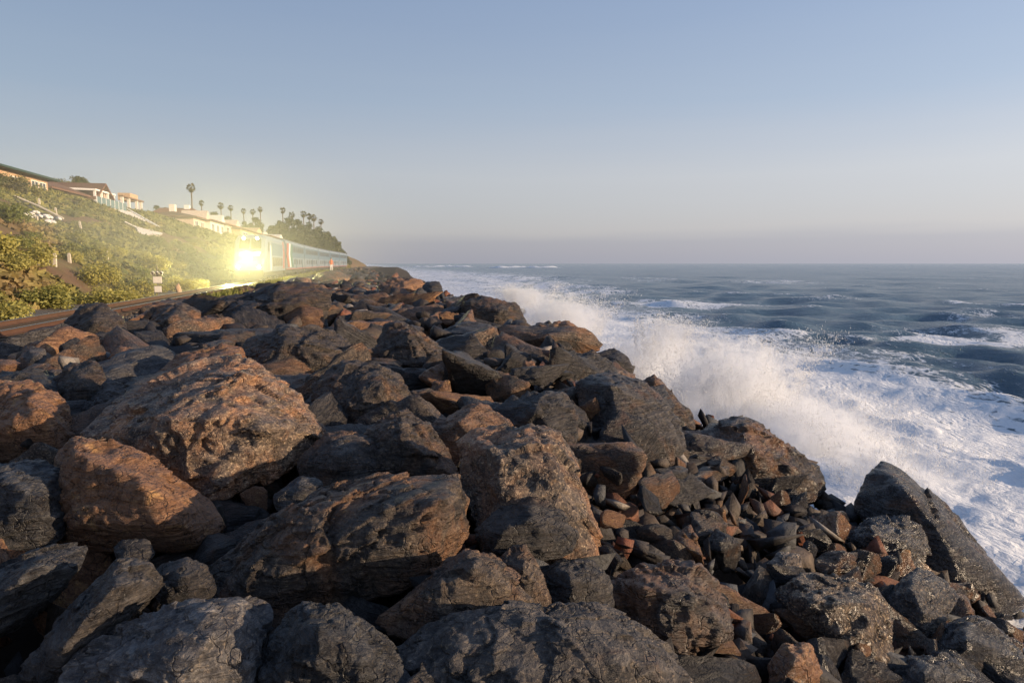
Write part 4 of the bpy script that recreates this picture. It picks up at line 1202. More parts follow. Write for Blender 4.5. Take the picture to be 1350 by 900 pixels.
def make_houses():
    # long house under a dark green roof
    zt = Zx(0, 219, -36)
    y1 = Yx(72, -36)
    ws = [(y1 - 4.6, y1 - 2.9, zt - 2.3, zt - .6, 2), (y1 - 2.6, y1 - .9, zt - 2.3, zt - .6, 2), (y1 - 9.5, y1 - 7.5, zt - 2.2, zt - .7, 2), (y1 - 16, y1 - 13.6, zt - 2.2, zt - .7, 3)]
    root, org = house('bluff_house', 'long low tan house under a dark green roof at the bluff edge', -36, y1 - 32, y1 - .3, 11, 8.0, zt, 'stucco_tan', 1.1, 'roof_green', ws, 1.0)
    MB().box(-36.9, y1 - 1.0, 8.0, -36.6, y1 - .6, zt - .22).build('post', M['trim_white'], root, org)
    MB().box(-41, y1 - 3.0, zt + .6, -40.2, y1 - 2.2, zt + 1.5).build('chimney', M['stucco_tan'], root, org)
    # house with tiled roof and sea-facing gable
    ye0, ye1 = Yx(70), Yx(119)
    ze = Zx(95, 254)
    ws = []
    for a, b in ((84, 89), (95.5, 98.5), (100, 103), (104.5, 107.5), (109, 112), (114, 117)):
        ws.append((Yx(a), Yx(b), ze - 2.15, ze - .55, 1))
    root, org = house('bluff_house', 'cream house with brown tiled roof and a sea-facing gable', FX, ye0, ye1, 11, 8.0, ze, 'stucco_cream', 2.6, 'roof_brown', ws, .8, 4.0)
    g0, g1 = Yx(119.2), Yx(141)
    gm = (g0 + g1) / 2
    MB().box(FX - 9, g0 + .1, 8.0, FX + 1.0, g1, ze - .25).build('wing_wall', M['stucco_cream'], root, org)
    gb = MB().extr([(g0 + .2, ze - .25), (g1 - .1, ze - .25), (gm, ze + 1.75)], 0, FX - 6, FX + .96)
    gb.build('gable', M['stucco_cream'], root, org)
    r2 = MB()
    for s, (ya, yb) in ((0, (g0 - .7, gm)), (1, (g1 + .7, gm))):
        P = [(ya, ze - .5), (yb, ze + 1.95), (yb, ze + 2.2), (ya, ze - .25)]
        r2.extr(P, 0, FX - 6, FX + 1.7)
    r2.build('gable_roof', M['roof_brown'], root, org)
    av = MB()
    arc = [(gm + 1.0 * math.cos(w), ze + .1 + 1.0 * math.sin(w)) for w in np.linspace(0, math.pi, 9)]
    av.extr(arc, 0, FX + .97, FX + 1.03)
    av.build('arched_window', M['timber'], root, org)
    for a, b in ((122, 126), (131, 135)):
        window(root, org, FX + 1.0, Yx(a), Yx(b), ze - 2.3, ze - .6, 2)
    rg = np.random.default_rng(12)
    for (pa, pb, pt, lab) in ((80, 112, 239, 'long clipped dark hedge showing above the brown tiled roof'), (107, 118, 234, 'square dark bush at the end of the clipped hedge')):
        ya, yb = Yx(pa, -46), Yx(pb, -46); zt_ = Zx((pa + pb) / 2, pt, -46)
        cl = [(0, (k + .5) / 7 * (yb - ya) - (yb - ya) / 2, zt_ - 12.2 - 1.1 * q, 1.0) for k in range(7) for q in (0, 1)]
        V, Fc = leaf_cloud(rg, cl, 2600, .16)
        hr = empty('hedge', (-46, (ya + yb) / 2, 11.2), lab, 'hedge')
        link('foliage', raw_mesh('foliage', V, Fc), M['leaf_dark'], hr)
        MB().tube([(0, 0, -.4), (0, 0, zt_ - 12.5)], .1, 6).build('stem', M['bark'], hr)
    # terrace with glass rail and covered walk
    t0, t1 = Yx(133, FX + 2.85), Yx(171, FX + 2.85)
    zt2 = Zx(150, 275.5, FX + 2.85)
    org = (FX + 2, (t0 + t1) / 2, zt2 - 2)
    root = empty('terrace', org, 'sea-view terrace with teal glass railing beside the gabled house', 'terrace')
    MB().box(FX - 6, t0, zt2 - 3, FX + 3, t1, zt2).build('slab', M['stucco_white'], root, org)
    for k in range(7):
        a, b = t0 + (t1 - t0) * k / 7, t0 + (t1 - t0) * (k + 1) / 7
        MB().box(FX + 2.85, a + .08, zt2 + .1, FX + 2.9, b - .08, zt2 + 1.25).build('glass_panel', M['rail_glass'], root, org)
        MB().box(FX + 2.82, a - .04, zt2, FX + 2.93, a + .04, zt2 + 1.3).build('rail_post', M['trim_white'], root, org)
    MB().hexa([(FX - 5, t0 + 4, zt2 + 2.5), (FX + 1.5, t0 + 4, zt2 + 2.4), (FX + 1.5, t1, zt2 + 2.4), (FX - 5, t1, zt2 + 2.5)], [(FX - 5, t0 + 4, zt2 + 2.8), (FX + 1.5, t0 + 4, zt2 + 2.65), (FX + 1.5, t1, zt2 + 2.65), (FX - 5, t1, zt2 + 2.8)]).build('canopy', M['trim_white'], root, org)
    for k in range(4):
        y = t0 + 4.3 + (t1 - t0 - 4.6) * k / 3
        MB().box(FX + 1.1, y - .13, zt2, FX + 1.4, y + .13, zt2 + 2.4).build('post', M['trim_white'], root, org)
    # pergola
    p0, p1 = Yx(167, FX + .5), Yx(194, FX + .5)
    zp0 = Zx(180, 278, FX + .5)
    org = (FX, (p0 + p1) / 2, zp0)
    root = empty('pergola', org, 'white-columned pergola with a square pink chimney block', 'pergola')
    MB().box(FX - 5, p0, zp0 - 3.5, FX + .6, p1, zp0).build('floor', M['stucco_white'], root, org)
    for a in (168, 176.5, 186.5, 192):
        y = Yx(a, FX + .5)
        MB().box(FX + .1, y - .22, zp0, FX + .5, y + .22, zp0 + 1.8).build('column', M['stucco_white'], root, org)
    MB().box(FX - .1, p0, zp0 + 1.8, FX + .6, p1, zp0 + 2.05).build('beam', M['timber'], root, org)
    MB().box(FX - 4.6, p0 + .2, zp0, FX - 4.3, p1 - .2, zp0 + 1.7).build('back_wall', M['timber'], root, org)
    MB().box(FX - 3.2, Yx(170.5, FX - 2), zp0 + 2.055, FX - 1.2, Yx(181, FX - 2), zp0 + 3.3).build('chimney', M['stucco_tan'], root, org)
    # white retaining wall with stairs running down the slope
    pix = [(145, 277), (168, 276.5), (216, 304), (214, 309), (184, 310), (180, 300), (165, 293), (163, 284), (148, 281)]
    P = []
    for a, b in pix:
        q = slope_hit(a, b); P.append(q - (q - CAM) / np.linalg.norm(q - CAM) * 2.8)
    P = np.array(P); org = tuple(P.mean(0) - (0, 0, 1.5))
    root = empty('garden_stair', org, 'white garden stair with sloping wall running down from the terrace', 'stairs')
    n = len(P); dn = np.array([-.6, .9, -.35])
    MB().add(list(P) + list(P + dn), [tuple(range(n))[::-1], tuple(range(n, 2 * n))] + [(i, (i + 1) % n, (i + 1) % n + n, i + n) for i in range(n)]).build('retaining_wall', M['stucco_white'], root, org)
    A, Bq = P[1] + dn, P[2] + dn
    for k in range(24):
        q = A + (Bq - A) * (k + .5) / 24
        MB().box(q[0] - .9, q[1] - .45, q[2] - 1.0, q[0] + .3, q[1] + 1.3, q[2] - .05).build('step', M['concrete'], root, org)
    A2, B2 = A + (-.9, 1.6, .2), Bq + (-.9, 1.6, .2)
    MB().hexa([A2, A2 + (.3, .1, 0), B2 + (.3, .1, 0), B2], [A2 + (0, 0, .9), A2 + (.3, .1, .9), B2 + (.3, .1, .9), B2 + (0, 0, .9)]).build('parapet', M['trim_white'], root, org)
    # red-roofed house: its ridge runs out towards the sea
    Yf = 150.0
    def xy(px): return float(on_y(px, 347, Yf)[0])
    def zy(py, px=235): return float(on_y(px, py, Yf)[2])
    xa, xb = xy(204), xy(262)
    ze = zy(283)
    org = ((xa + xb) / 2, Yf + 5, 7.5)
    root = empty('bluff_house', org, 'low white house with long red tiled roof and white chimney', 'house')
    MB().box(xa, Yf, 7.0, xb, Yf + 11, ze - .2).build('wall', M['stucco_white'], root, org)
    r = MB().box(xa - .7, Yf - .8, ze - .22, xb + .7, Yf + 11.8, ze)
    zr = zy(273.5)
    r.add([(xa - .7, Yf - .8, ze + .003), (xb + .7, Yf - .8, ze + .003), (xb + .7, Yf + 11.8, ze + .003), (xa - .7, Yf + 11.8, ze + .003), (xa + .3, Yf + 5, zr + .25), (xb - 1.6, Yf + 5, zr + .25)], [(0, 1, 5, 4), (1, 2, 5), (2, 3, 4, 5), (3, 0, 4), (3, 2, 1, 0)])
    ro = r.build('roof', M['roof_tile'], root, org)
    MB().box(xy(240), Yf + 4, ze + .8, xy(247), Yf + 5.2, zy(268)).build('chimney', M['trim_white'], ro, org)
    def front_window(a, b, c, d):
        x0, x1, z0, z1 = xy(a), xy(b), zy(d), zy(c)
        w = MB()
        w.box(x0, Yf - .06, z0, x1, Yf - .002, z0 + .1).box(x0, Yf - .06, z1 - .1, x1, Yf - .002, z1).box(x0, Yf - .06, z0 + .1, x0 + .1, Yf - .002, z1 - .1).box(x1 - .1, Yf - .06, z0 + .1, x1, Yf - .002, z1 - .1)
        wo = w.build('window', M['trim_white'], root, org)
        MB().box(x0 + .1, Yf - .03, z0 + .1, x1 - .1, Yf - .004, z1 - .1).build('pane', M['window_glass'], wo, org)
    front_window(223, 227, 285, 290); front_window(231, 236, 285, 291); front_window(253, 257, 285, 291)
    for a in (238, 243, 248, 252):
        MB().box(xy(a) - .3, Yf - 3.2, zy(298), xy(a) + .3, Yf - 2.6, zy(286.5)).build('porch_column', M['trim_white'], root, org)
    MB().box(xy(237) - .3, Yf - 3.4, zy(286.5), xy(253), Yf - .01, zy(284)).build('porch_roof', M['trim_white'], root, org)
    MB().box(xy(222), Yf - 4.2, 6.0, xy(262), Yf - .01, zy(298)).build('porch_floor', M['stucco_white'], root, org)
    # cream terraces further along
    for i, (a, b, pe, X, wall, roof, rise, lab) in enumerate([
        (258, 279, 289, -30, 'stucco_cream', 'roof_brown', 1.2, 'cream garden house with low brown roof past the red-roofed house'),
        (280, 298, 293, -29, 'stucco_white', 'roof_brown', 1.0, 'small white house with flat brown roof beyond the cream garden house'),
        (299, 318, 298, -29, 'stucco_cream', 'roof_tile', 1.0, 'cream house with shallow tiled roof above the locomotive'),
        (319, 350, 306, -27, 'stucco_tan', 'roof_brown', .9, 'long low tan house stretching behind the locomotive'),
        (356, 378, 314, -26, 'stucco_white', 'roof_brown', .8, 'white house front at the foot of the dark grove')]):
        y0 = Yx(a, X); y1 = min(Yx(b, X), y0 + 42)
        Xc = X + float(xt((y0 + y1) / 2)) * .0
        ze = Zx((a + b) / 2, pe, X)
        ws = []
        nw = 3
        for k in range(nw):
            c = y0 + (y1 - y0) * (k + .5) / nw
            ws.append((c - (y1 - y0) * .09, c + (y1 - y0) * .09, ze - 2.2, ze - .7, 2))
        root, org = house('bluff_house', lab, X, y0, y1, 9, ze - 6.5, ze, wall, rise, roof, ws, .8)
        yc = y0 + (y1 - y0) * (.3 + .1 * i)
        MB().box(X - 5.2, yc, ze + .3, X - 4.2, yc + 1.5, ze + rise + 1.3).build('chimney', M['stucco_white'], root, org)
        ym = y0 + (y1 - y0) * .62; wd = (y1 - y0) * .14
        MB().extr([(ym - wd, ze + .01), (ym + wd, ze + .01), (ym, ze + rise + .5)], 0, X - 4, X + .85).build('gable', M[wall], root, org)
make_houses()

# ---- fence posts, tarpaulin and sandbags on the slope
def make_slope_things():
    for k, (px, py, h) in enumerate([(25, 352, 13), (38, 349, 8), (50, 350, 8), (72.5, 351, 14), (92, 347, 10), (142, 344, 11), (107, 305, 11), (52, 274, 10), (74, 283, 7), (49, 294, 7), (120, 338, 8)]):
        p = slope_hit(px, py)
        d = (p - CAM) @ FWD
        hh = h / F_PX * d + .1
        b = MB().hexa([(-.09, -.09, -.3), (.09, -.09, -.3), (.09, .09, -.3), (-.09, .09, -.3)], [(-.075, -.075, hh), (.075, -.075, hh), (.075, .075, hh), (-.075, .075, hh)])
        b.add([(-.075, -.075, hh + .002), (.075, -.075, hh + .002), (.075, .075, hh + .002), (-.075, .075, hh + .002), (0, 0, hh + .08)], [(0, 1, 4), (1, 2, 4), (2, 3, 4), (3, 0, 4)])
        o = b.build('fence_post', M['fence_post'], None, (0, 0, 0)); o.location = p
        o.rotation_euler = (rng.normal() * .04, rng.normal() * .04, 0)
        tag(o, 'weathered pale wooden post standing on the bluff slope', 'post', 'fence posts on the bluff slope')
    # tarp follows the slope
    c = [slope_hit(a, b) for a, b in ((20, 263), (84, 293), (74, 300), (30, 290))]
    n = 12; V = []
    for i in range(n + 1):
        for j in range(n + 1):
            s, q = i / n, j / n
            p = (1 - s) * ((1 - q) * c[0] + q * c[1]) + s * ((1 - q) * c[3] + q * c[2])
            V.append((p[0], p[1], float(land_noisy(p[0], p[1])[0]) + .12 + .05 * math.sin(9 * s + 7 * q)))
    V = np.array(V); top = [(i * (n + 1) + j, i * (n + 1) + j + 1, (i + 1) * (n + 1) + j + 1, (i + 1) * (n + 1) + j) for i in range(n) for j in range(n)]
    org = V.mean(0)
    me = raw_mesh('tarpaulin', V - org, top, True)
    o = link('tarpaulin', me, M['tarp'], None, org)
    md = o.modifiers.new('thickness', 'SOLIDIFY'); md.thickness = .04
    tag(o, 'black tarpaulin pinned over the slope below the green-roofed house', 'tarpaulin')
    a, b = V[n * 0 + 0], V[n]
    MB().tube([tuple(a + (0, 0, .1)), tuple((a + b) / 2 + (0, 0, .2)), tuple(b + (0, 0, .1))], .1, 6).build('edge_timber', M['fence_post'], None, tuple(a)).name = 'timber_beam'
    tb = bpy.data.objects['timber_beam']; tag(tb, 'long pale timber laid along the top edge of the tarpaulin', 'timber')
    rg = np.random.default_rng(5)
    bag = None
    for k in range(16):
        i, j = int(rg.integers(1, n)), int(rg.integers(0, n))
        p = V[i * (n + 1) + j]
        if bag is None:
            Vb, Fb = ico(3)
            S = np.sign(Vb) * np.abs(Vb) ** .7
            Vb2 = S * np.array([.20, .36, .13]); Vb2[:, 2] += .03 * vnoise(Vb * 3, 4)
            bag = raw_mesh('sandbag', Vb2, Fb, True)
        o = link('sandbag', bag, M['sandbag'], None, (p[0], p[1], p[2] + .12))
        o.rotation_euler = (.1 * rg.normal(), .5, rg.random() * 3.1)
        tag(o, 'white sandbag weighing down the black tarpaulin', 'sandbag', 'sandbags on the tarpaulin')
make_slope_things()

# ================================================================== trackside signal
simple('signal_white', (.80, .72, .60), .6, .4, 0, .06); simple('signal_metal', (.22, .19, .16), .5, .4, .5)
def make_signal():
    p = on_z(208.5, 389, -.45)
    p = np.array([-12.9, float(on_x(208.5, 380, -12.9)[1]), -.45])
    root = empty('trackside_signal', p, 'short trackside marker post with two white boards and lamp hoods', 'signal post')
    d = (p - CAM) @ FWD; u = d / F_PX
    MB().tube([(0, 0, -.2), (0, 0, 39 * u)], .035, 8).build('post', M['signal_metal'], root)
    zb = float(CAM[2] + (347 - 381) * u * 1.0 - p[2])
    for z0, z1, w in ((7 * u, 15 * u, .21), (19 * u, 27.5 * u, .26)):
        MB().box(-w, -.10, z0, w, -.04, z1).build('board', M['signal_white'], root, bevel=.01)
        MB().box(-w - .03, -.039, z0 - .03, w + .03, -.034, z1 + .03).build('board_frame', M['signal_metal'], root)
    MB().box(-.3, -.12, 29 * u, .3, .12, 30 * u).build('bracket', M['signal_metal'], root)
    for s in (-.26, 0, .26):
        h = MB().tube([(s, .1, 32.4 * u), (s, -.06, 32.4 * u)], .1, 10); lo = h.build('lamp', M['signal_metal'], root)
        MB().tube([(s, -.06, 32.4 * u), (s, -.2, 32.0 * u)], [.115, .10], 10, False).build('hood', M['signal_white'], lo)
    MB().tube([(0, 0, 38 * u), (0, 0, 43 * u)], .018, 6).build('finial', M['signal_metal'], root)
make_signal()

# ================================================================== train
simple('train_silver', (.27, .32, .36), .38, .5, .5, .1, 1); simple('train_blue', (.085, .15, .21), .4, .5, .2, .12, 1); simple('train_roof', (.12, .11, .105), .6, .4, .2, .2)
simple('train_red', (.34, .05, .04), .4, .5); simple('train_green', (.03, .12, .09), .4, .5); simple('train_white', (.76, .74, .70), .4, .5, 0, .05)
simple('train_under', (.05, .045, .042), .8, .3); simple('wheel_steel', (.16, .14, .13), .5, .5, .7); simple('train_glass', (.02, .022, .026), .3, .3, 0, .1)
def lamp_mat():
    t = NT('headlamp_glow'); e = t.new('Emission'); e.inputs[0].default_value = (1.0, .90, .62, 1); e.inputs[1].default_value = 90
    t.l.new(e.outputs[0], t.out.inputs[0]); M['headlamp_glow'] = t.m
lamp_mat()
def wheels(root, ys, x=.74):
    for yc in ys:
        bg = MB().box(-1.05, yc - 1.7, .38, -.85, yc + 1.7, .72).box(.85, yc - 1.7, .38, 1.05, yc + 1.7, .72).box(-.85, yc - .25, .45, .85, yc + .25, .7)
        bo = bg.build('bogie', M['train_under'], root)
        for dy in (-1.15, 1.15):
            for s in (-1, 1):
                MB().tube([(s * .70, yc + dy, .46), (s * .83, yc + dy, .46)], .46, 18).build('wheel', M['wheel_steel'], bo)
def car_profile(w, z0, z1, r):
    P = [(-w, z0), (w, z0), (w, z1 - r)]
    P += [(w - r + r * math.cos(a), z1 - r * .6 + r * .6 * math.sin(a)) for a in np.linspace(.15, math.pi / 2, 6)]
    P += [(-x, z) for x, z in P[:1:-1]]
    return P
def coach(yc, label, L=25.4, first=False):
    x = track_pt(yc); head = -math.atan((track_pt(yc + 8) - track_pt(yc - 8)) / 16)
    root = empty('rail_coach', (x, yc, 0), label, 'train car', 'coaches of the passenger train', head)
    h = L / 2
    MB().extr(car_profile(1.52, 1.0, 4.75, .55), 1, -h, h).build('body', M['train_silver'], root)
    MB().extr([(-1.2, 4.76), (1.2, 4.76), (.9, 4.93), (-.9, 4.93)], 1, -h + .3, h - .3).build('roof_cowl', M['train_roof'], root)
    MB().box(-1.35, -h + .2, .55, 1.35, h - .2, .99).build('underframe', M['train_under'], root)
    for s in (-1, 1):
        xs = (1.522, 1.55) if s > 0 else (-1.55, -1.522)
        MB().box(xs[0], -h + .05, 2.52, xs[1], h - .05, 4.25).build('blue_band', M['train_blue'], root)
        xw = (1.552, 1.575) if s > 0 else (-1.575, -1.552)
        for k in range(8):
            y = -h + 2.0 + k * 2.72 + (.5 if k > 3 else 0)
            MB().box(xw[0], y, 3.25, xw[1], y + 2.25, 4.05).build('upper_window', M['train_glass'], root)
        xw = (1.524, 1.55) if s > 0 else (-1.55, -1.524)
        for k in range(6):
            y = -h + 3.0 + k * 3.4
            MB().box(xw[0], y, 1.65, xw[1], y + 1.6, 2.35).build('lower_window', M['train_glass'], root)
        for y in (-1.0, 8.6):
            MB().box(xw[0] + .001 * s, y - .1, 1.1, xw[1] + .012 * s, y + 1.1, 2.45).build('door', M['train_blue'], root)
        MB().box(xw[0], -h + .1, 1.02, xw[1] - .01 * s, h - .1, 1.14).build('sill_stripe', M['train_red'], root)
    if first:
        for i, (a, b, mt) in enumerate(((-h + .3, -h + 2.6, 'train_red'), (-h + 2.6, -h + 4.2, 'train_white'), (-h + 4.2, -h + 7.0, 'train_green'))):
            MB().extr([(a + 1.2, 1.3), (b + 1.2, 1.3), (b, 2.9), (b + .9, 4.3), (a + .9, 4.3), (a, 2.9)], 0, 1.578 + .004 * i, 1.59 + .004 * i).build('swoosh', M[mt], root)
    wheels(root, (-h + 3.4, h - 3.4))
    return root
def locomotive(y0):
    L = 18.2; yc = y0 + L / 2
    root = empty('locomotive', (track_pt(yc), yc, 0), 'silver diesel locomotive with blazing headlights leading the train', 'locomotive')
    h = L / 2
    # nose: three sections that lean back to the cab roof
    prof = [(-h, 1.1, 1.9, 1.25), (-h + .35, .95, 2.5, 1.42), (-h + 1.25, .95, 2.95, 1.5), (-h + 2.3, .95, 4.35, 1.52), (-h + 3.4, .95, 4.62, 1.52), (h - .1, .95, 4.62, 1.52)]
    V, Fc = [], []
    for y, z0, z1, w in prof:
        r = min(.5, (z1 - z0) * .35)
        V += [(-w, y, z0), (w, y, z0), (w, y, z1 - r), (w - r * .3, y, z1 - r * .3), (w - r, y, z1), (-w + r, y, z1), (-w + r * .3, y, z1 - r * .3), (-w, y, z1 - r)]
    for i in range(len(prof) - 1):
        Fc += [(i * 8 + k, i * 8 + (k + 1) % 8, (i + 1) * 8 + (k + 1) % 8, (i + 1) * 8 + k) for k in range(8)]
    Fc += [tuple(range(8))[::-1], tuple(range(40, 48))]
    MB().add(V, Fc).build('body', M['train_silver'], root)
    # windscreen
    for s in (-1, 1):
        q = [(s * .08, -h + 1.42, 3.22), (s * 1.02, -h + 1.42, 3.22), (s * .98, -h + 2.12, 4.14), (s * .08, -h + 2.12, 4.14)]
        off = np.array([0, -.035, .025])
        MB().hexa([tuple(np.array(p)) for p in q], [tuple(np.array(p) + off) for p in q]).build('windscreen', M['train_glass'], root)
    for s in (-1, 1):
        xa = (1.522, 1.545) if s > 0 else (-1.545, -1.522)
        MB().box(xa[0], -h + 2.6, 3.0, xa[1], -h + 3.7, 3.9).build('side_window', M['train_glass'], root)
        MB().box(xa[0], -h + 4.0, 1.1, xa[1], -h + 4.8, 3.6).build('cab_door', M['train_white'], root)
        MB().box(xa[0], -h + 5.4, 2.6, xa[1], h - 2.6, 3.9).build('blue_panel', M['train_blue'], root)
        for k in range(5):
            MB().box(xa[0] + .003 * s, -h + 6 + k * 1.9, 1.5, xa[1] + .02 * s, -h + 7.3 + k * 1.9, 2.4).build('vent_grille', M['train_roof'], root)
        MB().extr([(h - 2.4, 1.2), (h - 1.0, 1.2), (h - .3, 3.0), (h - 1.4, 4.3), (h - 2.2, 4.3), (h - 1.5, 3.0)], 0, *(xa)).build('swoosh', M['train_red'], root)
    for y in (0.5, 4.0, 6.6):
        MB().tube([(0, y, 4.63), (0, y, 4.80)], .62, 14).build('roof_fan', M['train_roof'], root)
    MB().box(-1.3, -h + .3, .45, 1.3, h - .2, .94).build('underframe', M['train_under'], root)
    MB().extr([(-1.3, .25), (1.3, .25), (1.25, 1.05), (-1.25, 1.05)], 1, -h - .25, -h + .05).build('snow_plough', M['train_under'], root)
    MB().tube([(0, -h - .1, .88), (0, -h - .75, .88)], .13, 8).build('coupler', M['train_under'], root)
    lamps = []
    for nm, x, z, r, dy in (('headlight', -.17, 2.28, .13, -.10), ('headlight', .17, 2.28, .13, -.10), ('ditch_light', -.95, 1.45, .12, -.02), ('ditch_light', .95, 1.45, .12, -.02), ('number_light', -.62, 4.22, .12, 1.9), ('number_light', .62, 4.22, .12, 1.9)):
        y = -h + dy
        lo = MB().tube([(x, y + .12, z), (x, y - .02, z)], r + .035, 14).build(nm, M['train_white'], root)
        MB().tube([(x, y - .021, z), (x, y - .03, z)], r, 14).build('lens', M['headlamp_glow'], lo)
        lamps.append((nm, x, y - .08, z))
    for nm, x, y, z in lamps:
        ld = bpy.data.lights.new(nm + '_beam', 'SPOT')
        ld.energy = {'headlight': 6200, 'ditch_light': 2800, 'number_light': 600}[nm]
        ld.color = (.97, .88, .36); ld.spot_size = math.radians(150); ld.spot_blend = .9; ld.shadow_soft_size = .12
        lo = bpy.data.objects.new(nm + '_beam', ld); COL.objects.link(lo); lo.parent = root
        lo.location = (x, y, z); lo.rotation_euler = (math.radians(90), 0, math.radians(180))
        lo.rotation_euler = Vector((0, -1, -.02)).to_track_quat('-Z', 'Y').to_euler()
    wheels(root, (-h + 3.6, h - 3.6))
    return root
locomotive(69.5)
labs = ['first coach with red, white and green swoosh behind the locomotive', 'second coach from the locomotive with blue window band', 'third coach from the locomotive with blue window band', 'fourth coach from the locomotive with blue window band', 'fifth and rearmost coach in sight, below the grove']
for k in range(5): coach(89.0 + 13 + k * 26.2, labs[k], first=(k == 0))

# ================================================================== person by the line
simple('skin', (.42, .25, .17), .6, .4, 0, .05); simple('jacket', (.55, .16, .06), .85, .2, 0, .15, 12); simple('trousers', (.74, .70, .66), .85, .2, 0, .08, 12); simple('hair', (.05, .032, .02), .7, .3); simple('shoe', (.08, .07, .065), .7, .3)
def make_person():
    p = on_y(437, 357.5, 96)
    x, y = float(p[0]), 96.0
    z0 = max(float(srf(x, y)) + .25, float(p[2]))
    J = [((0, 0, .94), .15), ((0, 0, 1.14), .145), ((0, .01, 1.34), .165), ((0, .01, 1.46), .09), ((0, -.01, 1.54), .06), ((0, -.02, 1.64), .095), ((0, -.01, 1.74), .075),
         ((-.1, 0, .88), .105), ((-.11, -.02, .50), .07), ((-.12, .02, .10), .045), ((-.12, -.14, .04), .04),
         ((.1, 0, .88), .105), ((.12, .03, .50), .07), ((.14, .06, .10), .045), ((.14, -.10, .04), .04),
         ((-.2, .01, 1.40), .07), ((-.27, .03, 1.13), .05), ((-.24, -.12, .92), .036), ((-.23, -.17, .85), .035),
         ((.2, .01, 1.40), .07), ((.27, .03, 1.13), .05), ((.24, -.12, .92), .036), ((.23, -.17, .85), .035)]
    E = [(0, 1), (1, 2), (2, 3), (3, 4), (4, 5), (5, 6), (0, 7), (7, 8), (8, 9), (9, 10), (0, 11), (11, 12), (12, 13), (13, 14), (3, 15), (15, 16), (16, 17), (17, 18), (3, 19), (19, 20), (20, 21), (21, 22)]
    for s, a in ((-1, 18), (1, 22)):
        bx, by, bz = J[a][0]
        for k, (dx, dy, L) in enumerate(((-.028, -.01, .07), (-.01, -.014, .085), (.01, -.014, .08), (.028, -.01, .065), (.04 * -s, -.04, .05))):
            i = len(J); J.append(((bx + dx, by + dy, bz - .04), .012)); J.append(((bx + dx * 1.2, by + dy * 2, bz - .04 - L * .8), .010)); E += [(a, i), (i, i + 1)]
    me = bpy.data.meshes.new('person'); me.from_pydata([j[0] for j in J], E, []); me.update()
    o = bpy.data.objects.new('person', me); COL.objects.link(o)
    sk = o.modifiers.new('skin', 'SKIN')
    for i, v in enumerate(me.skin_vertices[0].data): v.radius = (J[i][1], J[i][1])
    me.skin_vertices[0].data[0].use_root = True
    o.modifiers.new('sub', 'SUBSURF').levels = 1
    dg = bpy.context.evaluated_depsgraph_get(); ev = o.evaluated_get(dg)
    m2 = bpy.data.meshes.new_from_object(ev)
    o.modifiers.clear(); o.data = m2
    m2.materials.clear()
    for k in ('skin', 'jacket', 'trousers', 'shoe'): m2.materials.append(M[k])
    for f in m2.polygons:
        c = f.center; f.use_smooth = True
        f.material_index = 0 if c.z > 1.50 or (abs(c.x) > .19 and c.z < .90 and c.y < -.1) else 3 if c.z < .09 else 2 if (c.z < .92 and abs(c.x) < .2) else 1
    Vh, Fh = ico(3); Vh = Vh * np.array([.105, .115, .11]); keep = [tuple(f) for f in Fh if Vh[f][:, 2].mean() > -.005 or Vh[f][:, 1].mean() > .03]
    link('hair', raw_mesh('hair', Vh + np.array([0, .0, 1.70]), keep, True), M['hair'], o)
    o.location = (x, y, z0); o.rotation_euler.z = .5
    tag(o, 'person in orange jacket and pale trousers standing on rocks beside the train', 'person')
    # a flat boulder carries the person
    V, Fc, _ = rock_surface(np.random.default_rng(4).normal(size=(12, 3)) * np.array([.8, .8, .4]), 3, 61, sharp=20)
    b = link('boulder', raw_mesh('boulder', V, Fc, True), M['rock'], None, (x, y, z0 - float(np.max(V[:, 2])) * .93))
    rock_attrs(b, .2, .9, .2, .3); tag(b, 'flat brown boulder under the feet of the person in orange', 'boulder')
make_person()
simple('tan_stone', (.45, .30, .19), .9, .2)
p = np.array([-12.3, float(on_x(236.5, 384, -12.3)[1]), -.35])
V, Fc, _ = rock_surface(np.random.default_rng(9).normal(size=(12, 3)) * np.array([.22, .18, .26]), 3, 77, sharp=20)
o = link('stone', raw_mesh('stone', V, Fc, True), M['tan_stone'], None, p + (0, 0, .2)); tag(o, 'small tan stone lying against the far rail', 'stone')

# ================================================================== surf
def spray_material(name, dens, seed, soft):
    t = NT(name); tc = t.new('TexCoord'); v = tc.outputs['Object']
    ln = t.new('VectorMath', operation='LENGTH'); t.l.new(v, ln.inputs[0])
    mp = t.new('Mapping'); mp.inputs['Location'].default_value = (seed * 3.1, seed * 1.7, 0); mp.inputs['Scale'].default_value = (1.25, 1.25, .8); mp.inputs['Rotation'].default_value = (0, .35, 0); t.l.new(v, mp.inputs[0])
    n = t.noise(mp.outputs[0], 3.4, 10, .78, 1.6)
    d = t.math('ADD', t.math('SUBTRACT', 1.0, ln.outputs['Value']), t.math('MULTIPLY', t.math('SUBTRACT', n, .5), 3.6))
    d = t.math('MULTIPLY', t.step(d, .22, soft), dens)
    pv = t.new('VolumePrincipled'); pv.inputs['Color'].default_value = (.96, .97, .985, 1); t.l.new(d, pv.inputs['Density']); pv.inputs['Anisotropy'].default_value = .2
    t.l.new(pv.outputs[0], t.out.inputs['Volume'])
    return t.m
PLUMES = [  # px, py of the middle, half width px, half height px, depth m, density
    (742, 425, 74, 42, 38, .8), (850, 484, 105, 46, 30, .8), (965, 525, 105, 92, 23.5, 2.2), (1060, 590, 130, 84, 19.5, 1.7), (878, 452, 44, 40, 29, .5), (690, 393, 46, 22, 56, .5), (1190, 650, 100, 74, 16.0, .6), (905, 560, 110, 66, 22, 1.2)]
DROP = []
